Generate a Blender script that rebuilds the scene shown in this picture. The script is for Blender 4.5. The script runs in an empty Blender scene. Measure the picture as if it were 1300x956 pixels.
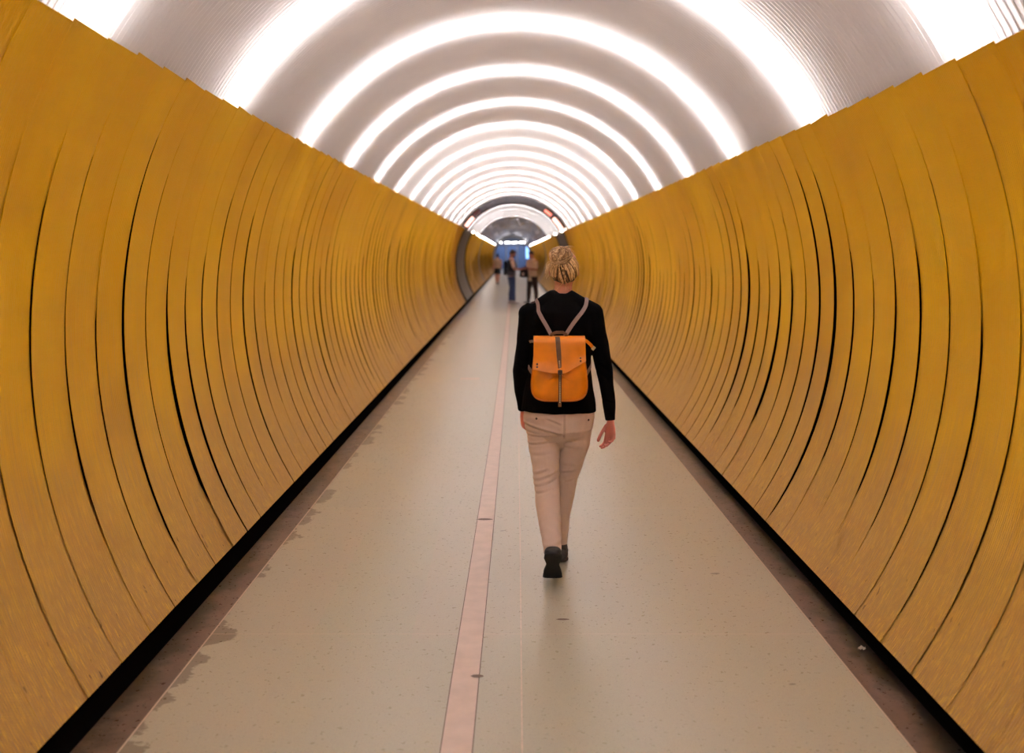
import bpy, bmesh, math, random
import numpy as np
from mathutils import Vector, Matrix, noise
from mathutils.bvhtree import BVHTree

R = random.Random(7)
PI = math.pi
SC = bpy.context.scene
COL = SC.collection

# ------------------------------------------------------------------ materials
def nodes_of(name):
    m = bpy.data.materials.new(name); m.use_nodes = True
    nt = m.node_tree
    b = nt.nodes['Principled BSDF']
    return m, nt, b

def N(nt, typ, **kw):
    n = nt.nodes.new(typ)
    for k, v in kw.items():
        if k.startswith('i_'):
            key = k[2:]
            key = int(key) if key.isdigit() else key.replace('_', ' ')
            n.inputs[key].default_value = v
        else:
            setattr(n, k, v)
    return n

def ramp(nt, stops, interp='LINEAR'):
    r = nt.nodes.new('ShaderNodeValToRGB')
    r.color_ramp.interpolation = interp
    els = r.color_ramp.elements
    while len(els) < len(stops): els.new(0.5)
    for e, (p, c) in zip(els, stops):
        e.position = p
        e.color = (c[0], c[1], c[2], 1) if hasattr(c, '__len__') else (c, c, c, 1)
    return r

def mixc(nt, fac, a, b, mode='MIX'):
    m = nt.nodes.new('ShaderNodeMix'); m.data_type = 'RGBA'; m.blend_type = mode
    for sock, v in ((m.inputs[0], fac), (m.inputs[6], a), (m.inputs[7], b)):
        if hasattr(v, 'links') or hasattr(v, 'is_linked'): nt.links.new(v, sock)
        elif hasattr(v, '__len__'): sock.default_value = (v[0], v[1], v[2], 1)
        else: sock.default_value = v
    return m.outputs[2]

def math_(nt, op, a, b=None, c=None, clamp=False):
    m = nt.nodes.new('ShaderNodeMath'); m.operation = op; m.use_clamp = clamp
    for i, v in enumerate((a, b, c)):
        if v is None: continue
        if hasattr(v, 'is_linked'): nt.links.new(v, m.inputs[i])
        else: m.inputs[i].default_value = v
    return m.outputs[0]

def pos_xyz(nt):
    g = nt.nodes.new('ShaderNodeNewGeometry')
    s = nt.nodes.new('ShaderNodeSeparateXYZ')
    nt.links.new(g.outputs['Position'], s.inputs[0])
    return g.outputs['Position'], s.outputs[0], s.outputs[1], s.outputs[2]

def scaled(nt, vec, s):
    m = nt.nodes.new('ShaderNodeMapping'); m.inputs['Scale'].default_value = s
    nt.links.new(vec, m.inputs[0]); return m.outputs[0]

def noise_(nt, vec, scale, detail=3, rough=.5):
    n = nt.nodes.new('ShaderNodeTexNoise'); n.inputs['Scale'].default_value = scale
    n.inputs['Detail'].default_value = detail; n.inputs['Roughness'].default_value = rough
    nt.links.new(vec, n.inputs['Vector']); return n.outputs['Fac']

def bump(nt, bsdf, h, strength, dist=.01):
    b = nt.nodes.new('ShaderNodeBump'); b.inputs['Strength'].default_value = strength
    b.inputs['Distance'].default_value = dist
    nt.links.new(h, b.inputs['Height']); nt.links.new(b.outputs[0], bsdf.inputs['Normal'])

def simple(name, col, rough=.6, metal=0, noise_amt=.12, nscale=40, bmp=.0, spec=.5, sheen=0):
    m, nt, b = nodes_of(name)
    tc = nt.nodes.new('ShaderNodeTexCoord')
    f = noise_(nt, tc.outputs['Object'], nscale, 4)
    lo = tuple(c * (1 - noise_amt) for c in col); hi = tuple(min(1, c * (1 + noise_amt)) for c in col)
    r = ramp(nt, [(.3, lo), (.7, hi)]); nt.links.new(f, r.inputs[0])
    nt.links.new(r.outputs[0], b.inputs['Base Color'])
    b.inputs['Roughness'].default_value = rough; b.inputs['Metallic'].default_value = metal
    b.inputs['Specular IOR Level'].default_value = spec
    if sheen: b.inputs['Sheen Weight'].default_value = sheen
    if bmp: bump(nt, b, f, bmp, .004)
    return m

def emit(name, col, s):
    m, nt, b = nodes_of(name)
    b.inputs['Base Color'].default_value = (.8, .8, .8, 1)
    b.inputs['Emission Color'].default_value = (*col, 1)
    b.inputs['Emission Strength'].default_value = s
    return m

def mat_yellow():
    m, nt, b = nodes_of('yellow_paint')
    P, x, y, z = pos_xyz(nt)
    big = noise_(nt, scaled(nt, P, (1, 1, .55)), 1.3, 3)
    streak = noise_(nt, scaled(nt, P, (3, 26, 1.1)), 3.0, 4, .6)
    fine = noise_(nt, scaled(nt, P, (10, 90, 2.5)), 3.0, 3, .6)
    base = ramp(nt, [(.3, (.69, .350, .001)), (.72, (.84, .495, .003))])
    nt.links.new(big, base.inputs[0])
    oi = nt.nodes.new('ShaderNodeObjectInfo')
    c0 = mixc(nt, math_(nt, 'MULTIPLY', oi.outputs['Random'], .3), base.outputs[0], (.68, .33, .004))
    # faded patches of paint
    pr = ramp(nt, [(.52, 0), (.70, 1)]); nt.links.new(streak, pr.inputs[0])
    c1 = mixc(nt, math_(nt, 'MULTIPLY', pr.outputs[0], .35), c0, (.72, .42, .09))
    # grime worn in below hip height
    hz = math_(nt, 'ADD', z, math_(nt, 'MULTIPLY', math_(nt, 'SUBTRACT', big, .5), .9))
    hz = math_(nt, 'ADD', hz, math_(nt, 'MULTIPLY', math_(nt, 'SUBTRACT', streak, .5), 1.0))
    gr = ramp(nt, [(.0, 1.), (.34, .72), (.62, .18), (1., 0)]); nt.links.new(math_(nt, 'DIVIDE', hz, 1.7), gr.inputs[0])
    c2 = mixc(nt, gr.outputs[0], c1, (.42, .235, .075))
    # bright scrubbed streaks in the grime
    sr = ramp(nt, [(.53, 0), (.62, 1)]); nt.links.new(fine, sr.inputs[0])
    low = ramp(nt, [(.0, .75), (.36, .5), (.5, 0)]); nt.links.new(math_(nt, 'DIVIDE', z, 1.7), low.inputs[0])
    c3 = mixc(nt, math_(nt, 'MULTIPLY', sr.outputs[0], low.outputs[0]), c2, (.80, .47, .05))
    # small chips near the bottom edge
    ch = noise_(nt, scaled(nt, P, (20, 34, 16)), 1.0, 2)
    cr = ramp(nt, [(.70, 0), (.735, 1)]); nt.links.new(ch, cr.inputs[0])
    lowb = ramp(nt, [(.0, 1), (.14, .7), (.25, 0)]); nt.links.new(math_(nt, 'DIVIDE', z, 1.7), lowb.inputs[0])
    c4 = mixc(nt, math_(nt, 'MULTIPLY', cr.outputs[0], lowb.outputs[0]), c3, (.12, .06, .02))
    nt.links.new(c4, b.inputs['Base Color'])
    rr = ramp(nt, [(.3, .42), (.8, .6)]); nt.links.new(streak, rr.inputs[0]); nt.links.new(rr.outputs[0], b.inputs['Roughness'])
    b.inputs['Specular IOR Level'].default_value = .2
    w = math_(nt, 'SINE', math_(nt, 'MULTIPLY', y, 2 * PI / .0143))
    w = math_(nt, 'ADD', w, math_(nt, 'MULTIPLY', fine, 1.2))
    bump(nt, b, w, .5, .0018)
    return m

def mat_floor():
    m, nt, b = nodes_of('terrazzo')
    P, x, y, z = pos_xyz(nt)
    big = noise_(nt, scaled(nt, P, (1.6, .35, 1)), 1.5, 5, .6)
    mid = noise_(nt, P, 38, 5, .65)
    spk = noise_(nt, P, 260, 2)
    base = ramp(nt, [(.25, (.375, .378, .275)), (.8, (.425, .41, .31))]); nt.links.new(big, base.inputs[0])
    c = mixc(nt, math_(nt, 'MULTIPLY', spk, .5), base.outputs[0], (.55, .48, .38))
    sp2 = ramp(nt, [(.30, 1), (.40, 0)]); nt.links.new(noise_(nt, P, 180, 1), sp2.inputs[0])
    c = mixc(nt, math_(nt, 'MULTIPLY', sp2.outputs[0], .4), c, (.2, .17, .12))
    mr = ramp(nt, [(.45, 0), (.9, .25)]); nt.links.new(mid, mr.inputs[0])
    c = mixc(nt, mr.outputs[0], c, (.33, .27, .2))
    # rectangular tile field tones
    tx = math_(nt, 'FLOOR', math_(nt, 'MULTIPLY', x, 1 / .445)); ty = math_(nt, 'FLOOR', math_(nt, 'MULTIPLY', y, 1 / 2.2))
    wn = nt.nodes.new('ShaderNodeTexWhiteNoise'); wn.noise_dimensions = '2D'
    cb = nt.nodes.new('ShaderNodeCombineXYZ'); nt.links.new(tx, cb.inputs[0]); nt.links.new(ty, cb.inputs[1])
    nt.links.new(cb.outputs[0], wn.inputs[0])
    c = mixc(nt, math_(nt, 'MULTIPLY', wn.outputs['Value'], .22), c, (.53, .39, .33))
    # dark foot marks
    sc = noise_(nt, scaled(nt, P, (3.2, 6.5, 1)), 1.9, 1.5, .4)
    sr = ramp(nt, [(.765, 0), (.79, 1)]); nt.links.new(sc, sr.inputs[0])
    c = mixc(nt, math_(nt, 'MULTIPLY', sr.outputs[0], .7), c, (.12, .10, .08))
    # side borders: brown stone, damp stain creeping in on the left
    ax = math_(nt, 'ABSOLUTE', math_(nt, 'SUBTRACT', x, .016))
    edge = ramp(nt, [(.6785, 0), (.680, 1)]); nt.links.new(math_(nt, 'DIVIDE', ax, 2.0), edge.inputs[0])
    st = math_(nt, 'SUBTRACT', noise_(nt, scaled(nt, P, (1.2, 1.5, 1)), 1.7, 5, .65), .47)
    stl = math_(nt, 'MULTIPLY', math_(nt, 'SUBTRACT', math_(nt, 'ADD', math_(nt, 'MULTIPLY', x, -1), math_(nt, 'MULTIPLY', st, .75)), 1.335), 60, clamp=True)
    lim = math_(nt, 'MULTIPLY', math_(nt, 'SUBTRACT', math_(nt, 'MULTIPLY', x, -1), 1.22), 60, clamp=True)
    stain = math_(nt, 'MULTIPLY', stl, lim)
    c = mixc(nt, math_(nt, 'MULTIPLY', stain, .8), c, (.17, .13, .09))
    side = ramp(nt, [(.3, (.085, .052, .043)), (.7, (.16, .105, .09))]); nt.links.new(noise_(nt, scaled(nt, P, (1, .5, 1)), 5, 5, .7), side.inputs[0])
    c = mixc(nt, edge.outputs[0], c, side.outputs[0])
    # soot and dirt packed against the gutter
    dn = math_(nt, 'ADD', ax, math_(nt, 'MULTIPLY', math_(nt, 'SUBTRACT', noise_(nt, P, 5, 5, .7), .5), .34))
    dr = ramp(nt, [(.705, 0), (.745, 1)]); nt.links.new(math_(nt, 'DIVIDE', dn, 2.0), dr.inputs[0])
    c = mixc(nt, dr.outputs[0], c, (.012, .009, .007))
    cr = ramp(nt, [(.68, 0), (.70, 1)]); nt.links.new(noise_(nt, P, 22, 3, .6), cr.inputs[0])
    cm = math_(nt, 'MULTIPLY', cr.outputs[0], edge.outputs[0])
    c = mixc(nt, math_(nt, 'MULTIPLY', cm, .85), c, (.03, .022, .018))
    # fine pale joints
    def line(v, at, w):
        return math_(nt, 'LESS_THAN', math_(nt, 'ABSOLUTE', math_(nt, 'SUBTRACT', v, at)), w)
    l1 = line(ax, 1.359, .0036)
    ym = math_(nt, 'PINGPONG', math_(nt, 'ADD', y, -4.45 + 22), 1.1)
    l2 = math_(nt, 'MULTIPLY', line(ym, 0, .0035), math_(nt, 'LESS_THAN', ax, 1.36))
    l = math_(nt, 'MAXIMUM', l1, l2)
    c = mixc(nt, math_(nt, 'MULTIPLY', math_(nt, 'MAXIMUM', math_(nt, 'MULTIPLY', l1, 2.0), l2), .42), c, (.62, .48, .38))
    nt.links.new(c, b.inputs['Base Color'])
    rr = ramp(nt, [(.3, .26), (.75, .34)]); nt.links.new(mid, rr.inputs[0])
    nt.links.new(rr.outputs[0], b.inputs['Roughness'])
    b.inputs['Specular IOR Level'].default_value = .5
    bump(nt, b, mid, .05, .003)
    return m

def mat_ceiling():
    m = bpy.data.materials.new('ribbed_translucent_sheet'); m.use_nodes = True
    nt = m.node_tree
    for n in list(nt.nodes): nt.nodes.remove(n)
    out = nt.nodes.new('ShaderNodeOutputMaterial')
    P, x, y, z = pos_xyz(nt)
    f = noise_(nt, P, 3, 3)
    r = ramp(nt, [(.3, (.73, .675, .66)), (.7, (.79, .735, .72))]); nt.links.new(f, r.inputs[0])
    d = nt.nodes.new('ShaderNodeBsdfDiffuse'); nt.links.new(r.outputs[0], d.inputs[0])
    t = nt.nodes.new('ShaderNodeBsdfTranslucent'); t.inputs[0].default_value = (.86, .83, .83, 1)
    mx = nt.nodes.new('ShaderNodeMixShader'); mx.inputs[0].default_value = .37
    nt.links.new(d.outputs[0], mx.inputs[1]); nt.links.new(t.outputs[0], mx.inputs[2])
    g = nt.nodes.new('ShaderNodeBsdfGlossy'); g.inputs['Roughness'].default_value = .3
    g.inputs[0].default_value = (.9, .88, .88, 1)
    m2 = nt.nodes.new('ShaderNodeMixShader'); m2.inputs[0].default_value = .05
    nt.links.new(mx.outputs[0], m2.inputs[1]); nt.links.new(g.outputs[0], m2.inputs[2])
    nt.links.new(m2.outputs[0], out.inputs[0])
    return m

def mat_crinkled(name, col, rough, scale, strength):
    m, nt, b = nodes_of(name)
    P, x, y, z = pos_xyz(nt)
    n1 = noise_(nt, P, scale, 3, .6)
    b.inputs['Base Color'].default_value = (*col, 1)
    b.inputs['Metallic'].default_value = 1; b.inputs['Roughness'].default_value = rough
    bump(nt, b, n1, strength, .5)
    return m

M = {}
M['yellow'] = mat_yellow()
M['floor'] = mat_floor()
M['ceil'] = mat_ceiling()
M['tube'] = emit('lamp_glow', (1, .97, .975), 62)
M['backing'] = simple('black_backing', (.004, .003, .0025), 1.0, spec=0)  # even near-black, keeps panel gaps and the gutter black
M['vault'] = simple('vault_concrete', (.22, .2, .19), .9)
M['brown_steel'] = simple('brown_steel', (.050, .034, .031), .42, .35, .2, 6)
M['dark_mirror'] = mat_crinkled('dark_polished_steel', (.20, .15, .15), .16, 1.1, .55)
M['crinkle'] = mat_crinkled('crinkled_steel', (.50, .47, .50), .14, 1.5, 1.0)
M['stripe'] = simple('pink_stone', (.60, .45, .37), .34, 0, .08, 12)
M['joint'] = simple('pale_joint', (.62, .50, .41), .5)
M['grout'] = simple('dark_joint', (.16, .11, .09), .7)
M['red_glow'] = emit('red_glow', (1, .22, .16), 1.5)
M['pink_glow'] = emit('pink_glow', (1, .50, .42), 2.2)
M['red_dark'] = simple('dark_red_enamel', (.30, .03, .025), .4)
M['warm_bulb'] = emit('warm_bulb', (1, .82, .62), 9)
M['white_bulb'] = emit('white_bulb', (1, .95, .93), 14)
M['blue_screen'] = emit('blue_screen', (.16, .40, .95), 1.9)
M['blue_wall'] = simple('blue_grey_wall', (.20, .24, .35), .5)
M['grey_metal'] = simple('grey_painted_steel', (.30, .28, .28), .45, .2)
M['glass_end'] = None
mg, ntg, bg = nodes_of('tinted_glass')
bg.inputs['Base Color'].default_value = (.45, .55, .72, 1); bg.inputs['Transmission Weight'].default_value = .85
bg.inputs['Roughness'].default_value = .08; bg.inputs['IOR'].default_value = 1.1
M['glass_end'] = mg

def mat_skin(name, col, red):
    m, nt, b = nodes_of(name)
    tc = nt.nodes.new('ShaderNodeTexCoord')
    f = noise_(nt, tc.outputs['Object'], 22, 4)
    r = ramp(nt, [(.3, col), (.7, red)]); nt.links.new(f, r.inputs[0])
    nt.links.new(r.outputs[0], b.inputs['Base Color'])
    b.inputs['Roughness'].default_value = .5
    b.inputs['Subsurface Weight'].default_value = .08; b.inputs['Subsurface Radius'].default_value = (.01, .004, .002)
    return m

def mat_cloth(name, col, rough=.85, weave=900, amt=.15, strength=.25, sheen=.2, nscale=14):
    m, nt, b = nodes_of(name)
    tc = nt.nodes.new('ShaderNodeTexCoord')
    f = noise_(nt, tc.outputs['Object'], nscale, 5, .6)
    g = noise_(nt, tc.outputs['Object'], weave, 1)
    lo = tuple(c * (1 - amt) for c in col); hi = tuple(min(1, c * (1 + amt)) for c in col)
    r = ramp(nt, [(.3, lo), (.7, hi)]); nt.links.new(f, r.inputs[0])
    nt.links.new(r.outputs[0], b.inputs['Base Color'])
    b.inputs['Roughness'].default_value = rough; b.inputs['Sheen Weight'].default_value = sheen
    b.inputs['Sheen Roughness'].default_value = .5; b.inputs['Specular IOR Level'].default_value = .25
    bump(nt, b, math_(nt, 'ADD', f, math_(nt, 'MULTIPLY', g, .25)), strength, .006)
    return m

M['skin'] = mat_skin('skin', (.62, .30, .21), (.68, .27, .20))
M['hand_skin'] = mat_skin('hand_skin', (.60, .21, .16), (.66, .20, .16))
M['skin_tan'] = mat_skin('tan_skin', (.40, .19, .12), (.44, .18, .12))
M['knit_black'] = mat_cloth('black_knit', (.0030, .0026, .0029), .95, 600, .25, .15, 0)
M['knit_black'].node_tree.nodes['Principled BSDF'].inputs['Specular IOR Level'].default_value = .08
M['chino'] = mat_cloth('beige_chino', (.66, .50, .425), .85, 900, .05, .12, .1)
M['orange_leather'] = simple('orange_leather', (.84, .245, .003), .38, 0, .16, 9, .2)
M['pale_paper'] = simple('pale_paper', (.62, .58, .52), .8)
M['orange_edge'] = simple('orange_leather_edge', (.62, .17, .02), .6)
M['taupe'] = simple('taupe_webbing', (.24, .155, .135), .7, 0, .1, 120, .2)
M['brown_leather'] = simple('brown_leather', (.13, .055, .022), .55, 0, .2, 30)
M['brass'] = simple('pale_metal', (.85, .70, .48), .3, 1)
M['dark_button'] = simple('dark_button', (.05, .02, .012), .4)
M['shoe'] = simple('black_shoe', (.016, .014, .014), .5, 0, .3, 30, .05)
M['sole'] = simple('black_rubber_sole', (.010, .009, .009), .75, 0, .3, 60, .3)
M['denim'] = mat_cloth('blue_denim', (.035, .055, .14), .9)
M['dark_brown'] = mat_cloth('dark_brown_trouser', (.035, .022, .018), .9)
M['cream'] = mat_cloth('cream_shirt', (.66, .51, .36), .9)
M['pale_shirt'] = mat_cloth('pale_tee', (.66, .52, .50), .9)
M['navy'] = mat_cloth('dark_vest', (.014, .017, .03), .9)
M['grey_band'] = mat_cloth('grey_vest_hem', (.09, .08, .10), .9)
M['peach'] = mat_cloth('peach_top', (.62, .42, .31), .9)
M['black_cloth'] = mat_cloth('black_skirt', (.012, .01, .012), .9)
M['trainer'] = simple('pale_trainer', (.45, .36, .32), .6)
M['hair_dark'] = simple('dark_hair', (.012, .008, .007), .5)
M['eye'] = simple('eye_white', (.7, .68, .66), .2)

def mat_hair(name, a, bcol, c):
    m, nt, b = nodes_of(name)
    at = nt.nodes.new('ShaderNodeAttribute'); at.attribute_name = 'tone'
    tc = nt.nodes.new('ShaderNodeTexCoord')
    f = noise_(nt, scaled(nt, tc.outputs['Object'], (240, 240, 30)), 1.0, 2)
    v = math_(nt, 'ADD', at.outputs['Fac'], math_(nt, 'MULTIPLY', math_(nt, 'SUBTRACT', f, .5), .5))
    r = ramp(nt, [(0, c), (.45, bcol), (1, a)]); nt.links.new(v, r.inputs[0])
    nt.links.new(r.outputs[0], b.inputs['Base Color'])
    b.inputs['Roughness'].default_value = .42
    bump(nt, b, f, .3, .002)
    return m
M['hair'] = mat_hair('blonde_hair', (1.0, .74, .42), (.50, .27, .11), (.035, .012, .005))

# ------------------------------------------------------------------ object helpers
def link_mesh(name, verts, faces, mat, parent=None, smooth=True, attr=None):
    me = bpy.data.meshes.new(name)
    me.from_pydata([tuple(v) for v in verts], [], [tuple(f) for f in faces]); me.update()
    if mat: me.materials.append(mat)
    if smooth: me.polygons.foreach_set('use_smooth', [True] * len(me.polygons))
    if attr is not None:
        a = me.attributes.new('tone', 'FLOAT', 'POINT'); a.data.foreach_set('value', attr)
    o = bpy.data.objects.new(name, me); COL.objects.link(o)
    if parent: o.parent = parent
    return o

def empty(name, loc, rz=0, parent=None):
    o = bpy.data.objects.new(name, None); COL.objects.link(o)
    o.location = loc; o.rotation_euler = (0, 0, rz); o.empty_display_size = .1
    if parent: o.parent = parent
    return o

def tag(o, label=None, cat=None, group=None, kind=None):
    if label: o['label'] = label
    if cat: o['category'] = cat
    if group: o['group'] = group
    if kind: o['kind'] = kind
    return o

class MB:
    """collects vertices and faces of one mesh"""
    def __init__(s): s.v = []; s.f = []; s.t = []
    def add(s, v, f, tone=None):
        k = len(s.v); s.v += [tuple(p) for p in v]; s.f += [tuple(i + k for i in q) for q in f]
        s.t += [tone if tone is not None else 0.5] * len(v)
    def box(s, x0, x1, y0, y1, z0, z1):
        v = [(x, y, z) for x in (x0, x1) for y in (y0, y1) for z in (z0, z1)]
        s.add(v, [(0, 1, 3, 2), (4, 6, 7, 5), (0, 4, 5, 1), (2, 3, 7, 6), (0, 2, 6, 4), (1, 5, 7, 3)])
    def grid(s, rows, closed_u=False, tone=None):
        n = len(rows); m = len(rows[0]); v = [p for r in rows for p in r]; f = []
        for i in range(n - 1):
            for j in range(m if closed_u else m - 1):
                a = i * m + j; b = i * m + (j + 1) % m
                f.append((a, b, b + m, a + m))
        s.add(v, f, tone)
    def loft(s, st, seg=16, caps=True, tone=None):
        """st: (x,y,z,rx,ry) stations; round closed tube with domed ends"""
        P = [Vector(q[:3]) for q in st]; rx = [q[3] for q in st]; ry = [q[4] if len(q) > 4 else q[3] for q in st]
        n = len(P); T = []
        for i in range(n):
            a = P[max(0, i - 1)]; b = P[min(n - 1, i + 1)]
            T.append((b - a).normalized() if (b - a).length > 1e-9 else Vector((0, 0, 1)))
        rows = []
        def ring(c, t, a, b):
            ref = Vector((1, 0, 0)) if abs(t.x) < .92 else Vector((0, 1, 0))
            e1 = (ref - t * ref.dot(t)).normalized(); e2 = t.cross(e1)
            return [c + e1 * (a * math.cos(2 * PI * k / seg)) + e2 * (b * math.sin(2 * PI * k / seg)) for k in range(seg)]
        if caps:
            m0 = min(rx[0], ry[0])
            for a in (.02, .45, .8):
                h = math.sqrt(1 - a * a); rows.append(ring(P[0] - T[0] * m0 * h * .9, T[0], rx[0] * a, ry[0] * a))
        for i in range(n): rows.append(ring(P[i], T[i], rx[i], ry[i]))
        if caps:
            m1 = min(rx[-1], ry[-1])
            for a in (.8, .45, .02):
                h = math.sqrt(1 - a * a); rows.append(ring(P[-1] + T[-1] * m1 * h * .9, T[-1], rx[-1] * a, ry[-1] * a))
        k = len(s.v)
        s.grid(rows, True, tone)
        L = len(rows)
        s.f.append(tuple(k + j for j in range(seg))[::-1]); s.f.append(tuple(k + (L - 1) * seg + j for j in range(seg)))
    def ell(s, c, r, rot=None, seg=20, rings=12, tone=None):
        rows = []
        Mx = rot.to_matrix() if rot is not None else Matrix.Identity(3)
        for i in range(rings + 1):
            a = .02 + (PI - .04) * i / rings
            rows.append([Vector(c) + Mx @ Vector((r[0] * math.sin(a) * math.cos(2 * PI * j / seg), r[1] * math.sin(a) * math.sin(2 * PI * j / seg), r[2] * math.cos(a))) for j in range(seg)])
        k = len(s.v); s.grid(rows, True, tone)
        s.f.append(tuple(k + j for j in range(seg))); s.f.append(tuple(k + rings * seg + j for j in range(seg))[::-1])
    def obj(s, name, mat, parent=None, smooth=True, tones=False):
        return link_mesh(name, s.v, s.f, mat, parent, smooth, s.t if tones else None)

def remeshed(name, mb, mat, parent, voxel=.004, smooth=6, disp=None, mat2=None, mat2_test=None):
    """fuses the overlapping pieces of mb into one continuous skin"""
    tmp = link_mesh('tmp', mb.v, mb.f, None)
    r = tmp.modifiers.new('r', 'REMESH'); r.mode = 'VOXEL'; r.voxel_size = voxel; r.use_smooth_shade = True
    if smooth:
        s = tmp.modifiers.new('s', 'SMOOTH'); s.factor = .5; s.iterations = smooth
    bpy.context.view_layer.update()
    dg = bpy.context.evaluated_depsgraph_get()
    me = bpy.data.meshes.new_from_object(tmp.evaluated_get(dg), depsgraph=dg)
    bpy.data.objects.remove(tmp)
    me.name = name; me.materials.clear()
    if disp:
        n = len(me.vertices); co = np.empty(n * 3, 'f'); no = np.empty(n * 3, 'f')
        me.vertices.foreach_get('co', co); me.vertex_normals.foreach_get('vector', no)
        co = co.reshape(-1, 3); no = no.reshape(-1, 3)
        co += no * disp(co)[:, None].astype('f')
        me.vertices.foreach_set('co', co.ravel()); me.update()
    me.materials.append(mat)
    if mat2:
        me.materials.append(mat2)
        for p in me.polygons:
            if mat2_test(p.center): p.material_index = 1
    me.polygons.foreach_set('use_smooth', [True] * len(me.polygons))
    o = bpy.data.objects.new(name, me); COL.objects.link(o)
    if parent: o.parent = parent
    return o

# ------------------------------------------------------------------ tunnel section
def circ3(a, b, c):
    (x1, y1), (x2, y2), (x3, y3) = a, b, c
    d = 2 * (x1 * (y2 - y3) + x2 * (y3 - y1) + x3 * (y1 - y2))
    ux = ((x1 * x1 + y1 * y1) * (y2 - y3) + (x2 * x2 + y2 * y2) * (y3 - y1) + (x3 * x3 + y3 * y3) * (y1 - y2)) / d
    uy = ((x1 * x1 + y1 * y1) * (x3 - x2) + (x2 * x2 + y2 * y2) * (x1 - x3) + (x3 * x3 + y3 * y3) * (x2 - x1)) / d
    return ux, uy, math.hypot(x1 - ux, y1 - uy)

class Arc:
    def __init__(s, a, b, c):
        s.cx, s.cz, s.r = circ3(a, b, c)
        s.a0 = math.atan2(a[1] - s.cz, a[0] - s.cx); s.a1 = math.atan2(c[1] - s.cz, c[0] - s.cx)
        if a[0] < 0 and c[0] < 0:                      # left wall: sweep through pi
            if s.a0 < 0: s.a0 += 2 * PI
            if s.a1 < 0: s.a1 += 2 * PI
    def p(s, t, off=0.0):
        a = s.a0 + (s.a1 - s.a0) * t; r = s.r + off
        return s.cx + r * math.cos(a), s.cz + r * math.sin(a)

WL = Arc((-1.562, .062), (-1.93, 1.30), (-1.618, 2.558))
WR = Arc((1.553, .062), (1.984, 1.41), (1.732, 2.452))
CE = Arc((1.80, 2.40), (.07, 3.53), (-1.68, 2.50))

def panel(mb, arc, y0, w, rng, seg=28, nearness=1.0):
    """one lapped steel sheet; its near edge stands proud of the sheet before it"""
    amp = rng.choice([.002, .003, .004, .006, .008, .011, .017]) * nearness
    t0 = rng.uniform(-.15, .18); t1 = rng.uniform(.60, 1.05); pk = rng.uniform(.9, 1.8)
    warp = rng.uniform(-.004, .004)
    ov = .05
    zt = rng.uniform(-.004, .004)
    rows_in = []; rows_out = []
    us = [0, .15, .5, .9, 1, 1 + ov / w]
    for u in us:
        ri = []; ro = []
        for k in range(seg + 1):
            t = k / seg
            s = max(0, min(1, (t - t0) / (t1 - t0)))
            sh = max(0, math.sin(PI * s)); g = .0006 + amp * sh ** pk
            fall = (1 - u) ** 1.4 if u <= 1 else 0
            off = -g * fall + warp * math.sin(PI * max(0, min(1, u))) * math.sin(PI * t) + (0, 0, 0, 0, .004, .028)[us.index(u)] * min(1, sh * 2.5) ** .7
            tt = t * (1 + (.0045 + zt * .5) * (1 - min(u, 1)))   # the near corner rises a little above the next sheet
            a = arc.p(tt, off); c = arc.p(tt, off + .0022)
            ri.append((a[0], y0 + u * w, a[1])); ro.append((c[0], y0 + u * w, c[1]))
        rows_in.append(ri); rows_out.append(ro)
    mb.grid(rows_in); mb.grid(rows_out)
    # sheet edges: near, top, bottom
    mb.grid([rows_in[0], rows_out[0]])
    mb.grid([[r[-1] for r in rows_in], [r[-1] for r in rows_out]])
    mb.grid([[r[0] for r in rows_in], [r[0] for r in rows_out]])

Y0, Y1 = -3.6, 106.0
def shell(arc, off, y0, y1, seg, ta=0.0, tb=1.0, ny=2):
    rows = []
    for i in range(ny):
        y = y0 + (y1 - y0) * i / (ny - 1)
        rows.append([(lambda q: (q[0], y, q[1]))(arc.p(ta + (tb - ta) * k / seg, off)) for k in range(seg + 1)])
    return rows

for side, arc, ph, yend, ystart2 in (('left', WL, 3.672, 34.2, 40.6), ('right', WR, 3.568, 33.6, 39.8)):
    mb = MB(); mb.grid(shell(arc, .11, Y0, Y1, 24, -.05, 1.0))
    wall = mb.obj('wall_' + side, M['backing']); wall['kind'] = 'structure'
    rest = MB(); w = .3155
    k = -2
    rng = random.Random(11 if side == 'left' else 23)
    ks = []
    while ph + k * w + w < yend + .01:
        p = MB(); panel(p, arc, ph + k * w, w, rng, 32, 1.0)
        p.obj('wall_panel', M['yellow'], wall)
        k += 1
    kk = -3
    while ph + kk * w > Y0:
        panel(rest, arc, ph + kk * w, w, rng, 12); kk -= 1
    y = ystart2
    j = 0
    while y < 99.5:
        if not (57.2 < y < 58.6): panel(rest, arc, y, w, rng, 12, 1.4 if y > 58 else 1.0)
        y += w
    o = rest.obj('wall_panel', M['yellow'], wall); o['kind'] = 'stuff'

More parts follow.
